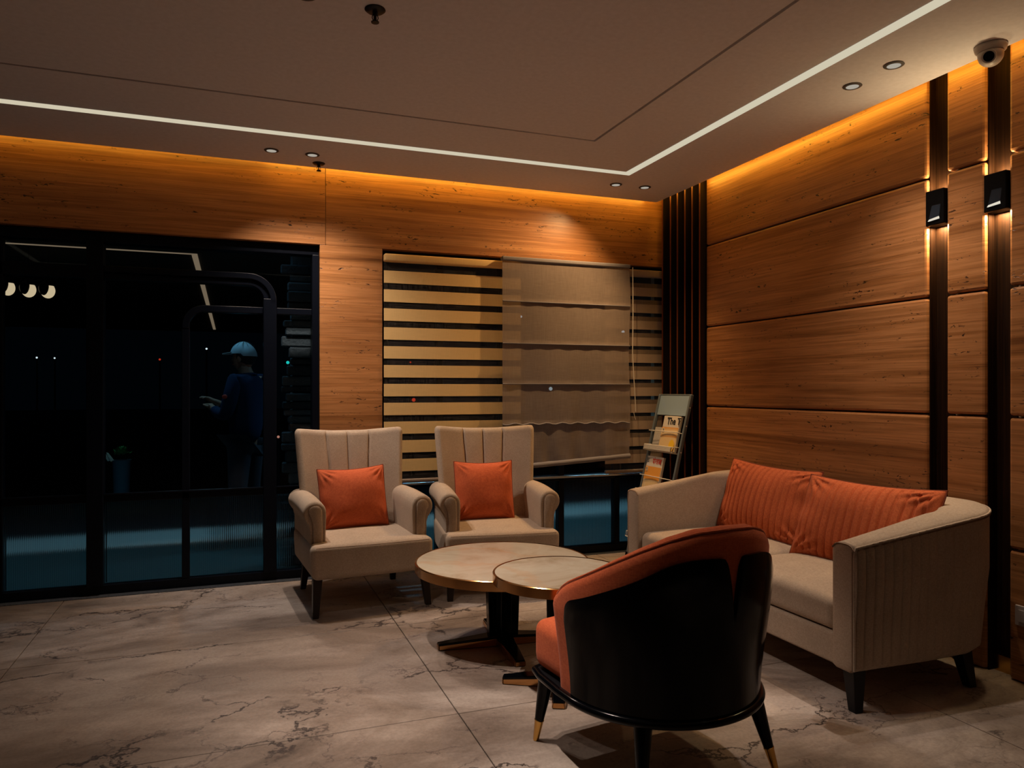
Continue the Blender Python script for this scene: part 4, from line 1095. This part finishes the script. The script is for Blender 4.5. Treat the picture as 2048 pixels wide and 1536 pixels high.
# local: +x forward, +y left
def hand(V_, E_, wrist, d, side):
    # palm + 4 fingers + thumb chains
    d = Vector(d).normalized(); up = Vector((0, 0, 1)); lat = d.cross(up).normalized() * side
    w0 = len(V_) - 1; pc_ = Vector(wrist) + d * .05; V_.append((tuple(pc_), (.018, .030))); E_.append((w0, len(V_) - 1)); pi_ = len(V_) - 1
    for k, L in enumerate((.065, .075, .07, .055)):
        b = pc_ + d * .03 + lat * (-.027 + .018 * k); m1 = b + d * L * .5 + Vector((0, 0, -.008)); m2 = b + d * L * .85 + Vector((0, 0, -.030))
        V_.append((tuple(b), .009)); E_.append((pi_, len(V_) - 1)); V_.append((tuple(m1), .0085)); E_.append((len(V_) - 2, len(V_) - 1)); V_.append((tuple(m2), .0075)); E_.append((len(V_) - 2, len(V_) - 1))
    b = Vector(wrist) + d * .03 - lat * .035; V_.append((tuple(b), .010)); E_.append((pi_, len(V_) - 1)); V_.append((tuple(b + d * .045 - lat * .02 + Vector((0, 0, .005))), .009)); E_.append((len(V_) - 2, len(V_) - 1))
V_ = [((0, 0, .93), (.06, .08)), ((0, 0, 1.12), (.09, .125)), ((.0, 0, 1.32), (.115, .165)), ((-.005, 0, 1.44), (.06, .09)), ((.01, 0, 1.50), .055), ((.02, 0, 1.555), .06)]
E_ = [(0, 1), (1, 2), (2, 3), (3, 4), (4, 5)]
for s in (1, -1):
    a = len(V_)
    if s > 0: sh = [((-.0, .17, 1.40), .052), ((.02, .21, 1.24), .045), ((.06, .22, 1.11), .040), ((.17, .15, 1.13), .034), ((.26, .08, 1.17), .026)]
    else: sh = [((-.0, -.17, 1.40), .052), ((.07, -.22, 1.26), .046), ((.15, -.22, 1.13), .040), ((.24, -.12, 1.17), .034), ((.31, -.04, 1.22), .026)]
    V_ += sh; E_ += [(2, a)] + [(a + i, a + i + 1) for i in range(4)]
    d = Vector(sh[-1][0]) - Vector(sh[-2][0]); hand(V_, E_, sh[-1][0], d, s)
    a = len(V_); lg_ = [((0, .09 * s, .86), .055), ((.015, .11 * s, .48), .045), ((-.01, .115 * s, .09), .042), ((.10, .125 * s, .035), (.030, .040))]
    V_ += lg_; E_ += [(0, a)] + [(a + i, a + i + 1) for i in range(3)]
skinned('body', 'skin', V_, E_, pr)
# head with face
hd = MB(); rs = []
for i in range(17):
    f = i / 16; an = PI * f; zz = -.118 * math.cos(an); rad_ = math.sin(an) ** .72; ring_ = []
    for j in range(28):
        th = 2 * PI * j / 28; x = math.cos(th) * .092 * rad_; y = math.sin(th) * .074 * rad_
        if zz < -.02: y *= 1 - .30 * (-zz - .02) / .1; x = x * (1 - .25 * (-zz - .02) / .1) + .018 * (-zz - .02) / .1 * (1 if x > 0 else -.6)
        if x > .04:
            g = math.exp(-(y / .013) ** 2); x += .022 * g * math.exp(-((zz + .022) / .020) ** 2) + .006 * math.exp(-(y / .022) ** 2) * math.exp(-((zz + .062) / .010) ** 2)
            x -= .008 * (math.exp(-((y - .030) / .013) ** 2) + math.exp(-((y + .030) / .013) ** 2)) * math.exp(-((zz - .008) / .013) ** 2)
        ring_.append((x + .025, y, 1.60 + zz))
    rs.append(ring_)
h_ = hd.rings(rs).build('head', 'skin', pr, smooth=180)
for s in (1, -1):
    MB().sphere((.018, .076 * s, 1.585), .030, 12, 8, .7, .28, 1).build('ear', 'skin', h_, smooth=180)
    MB().sphere((.101, .030 * s, 1.608), .011, 10, 8).build('eye', 'lens_black', h_, smooth=180)
MB().sphere((.113, 0, 1.538), .014, 10, 6, .5, 1.6, .35).build('mouth', 'red_patch', h_, smooth=180)
hr = MB(); hr.sphere((.008, 0, 1.612), .098, 24, 14, 1, .86, 1); hrv = [(x if x < .05 else .05, y, zz) for x, y, zz in hr.v]; hr.v = [(x, y, max(zz, 1.535 + max(0, x + .02) * .6)) for x, y, zz in hrv]; hr.build('hair', 'hair_black', h_, smooth=180)
# cap
cpz = MB(); rs = []
for i in range(10):
    an = PI / 2 * i / 9; r_ = math.cos(an); rs.append([((.112 * math.cos(2 * PI * j / 32)) * max(.02, r_) + .018, .096 * math.sin(2 * PI * j / 32) * max(.02, r_), 1.628 + .105 * math.sin(an) - .022 * (math.cos(2 * PI * j / 32) < -.2) * r_) for j in range(32)])
cap_ = cpz.rings(rs).build('cap', 'cap_grey', pr, smooth=60)
bv = MB(); t0 = []; t1 = []
for j in range(17):
    a = -PI / 2 + PI * j / 16; t0.append((.085 + .02 * math.cos(a), .082 * math.sin(a), 1.640)); t1.append((.105 + .105 * math.cos(a), .080 * math.sin(a), 1.634 - .012 * math.cos(a)))
bv.rings([[*t0, *reversed(t1)], [(x, y, zz + .006) for x, y, zz in [*t0, *reversed(t1)]]]).build('cap_brim', 'cap_grey', cap_, smooth=60)
for k in range(6):
    th = PI * k / 6 + .3; MB().tube([(.018 + .113 * math.cos(th) * math.cos(a), .097 * math.sin(th) * math.cos(a), 1.628 + .106 * math.sin(a)) for a in [PI * q / 10 for q in range(2, 9)]], .0014, 5).build('seam', 'hair_black', cap_)
# clothing
V2 = [((0, 0, .84), (.150, .185)), ((0, 0, 1.12), (.130, .168)), ((.0, 0, 1.32), (.138, .190)), ((-.005, 0, 1.435), (.085, .12)), ((.0, 0, 1.475), (.066, .072))]
E2 = [(0, 1), (1, 2), (2, 3), (3, 4)]
a = len(V2); V2 += [((-.0, .175, 1.40), .072), ((.02, .215, 1.24), .066), ((.055, .222, 1.11), .058), ((.16, .155, 1.125), .048), ((.24, .095, 1.16), .042)]; E2 += [(2, a), (a, a + 1), (a + 1, a + 2), (a + 2, a + 3), (a + 3, a + 4)]
a = len(V2); V2 += [((-.0, -.175, 1.40), .072), ((.07, -.222, 1.26), .066), ((.14, -.222, 1.15), .060), ((.21, -.155, 1.155), .052), ((.29, -.06, 1.205), .044)]; E2 += [(2, a), (a, a + 1), (a + 1, a + 2), (a + 2, a + 3), (a + 3, a + 4)]
skinned('shirt', 'shirt_blue', V2, E2, pr, 2)
V3 = [((0, 0, .98), (.140, .172))]; E3 = []
for s in (1, -1):
    a = len(V3); V3 += [((0, .10 * s, .84), .108), ((.015, .11 * s, .48), .080), ((-.01, .115 * s, .10), .068)]; E3 += [(0, a), (a, a + 1), (a + 1, a + 2)]
skinned('trousers', 'trousers_dark', V3, E3, pr, 2)
for s in (1, -1): MB().rbox(-.07, .19, .125 * s - .045, .125 * s + .045, 0, .085, .03, 3, 4, lambda p: (p[0], p[1], p[2] * (1 - .35 * smooth((p[0] - .02) / .14)))).build('shoe', 'shoe_black', pr, smooth=60)
MB().sphere((.03, .282, 1.265), .024, 10, 8, 1, .3, .8).build('sleeve_badge', 'red_patch', pr, smooth=180)
MB().sphere((.135, .06, 1.27), .016, 10, 8, .4, 1, .8).build('chest_badge', 'red_patch', pr, smooth=180)
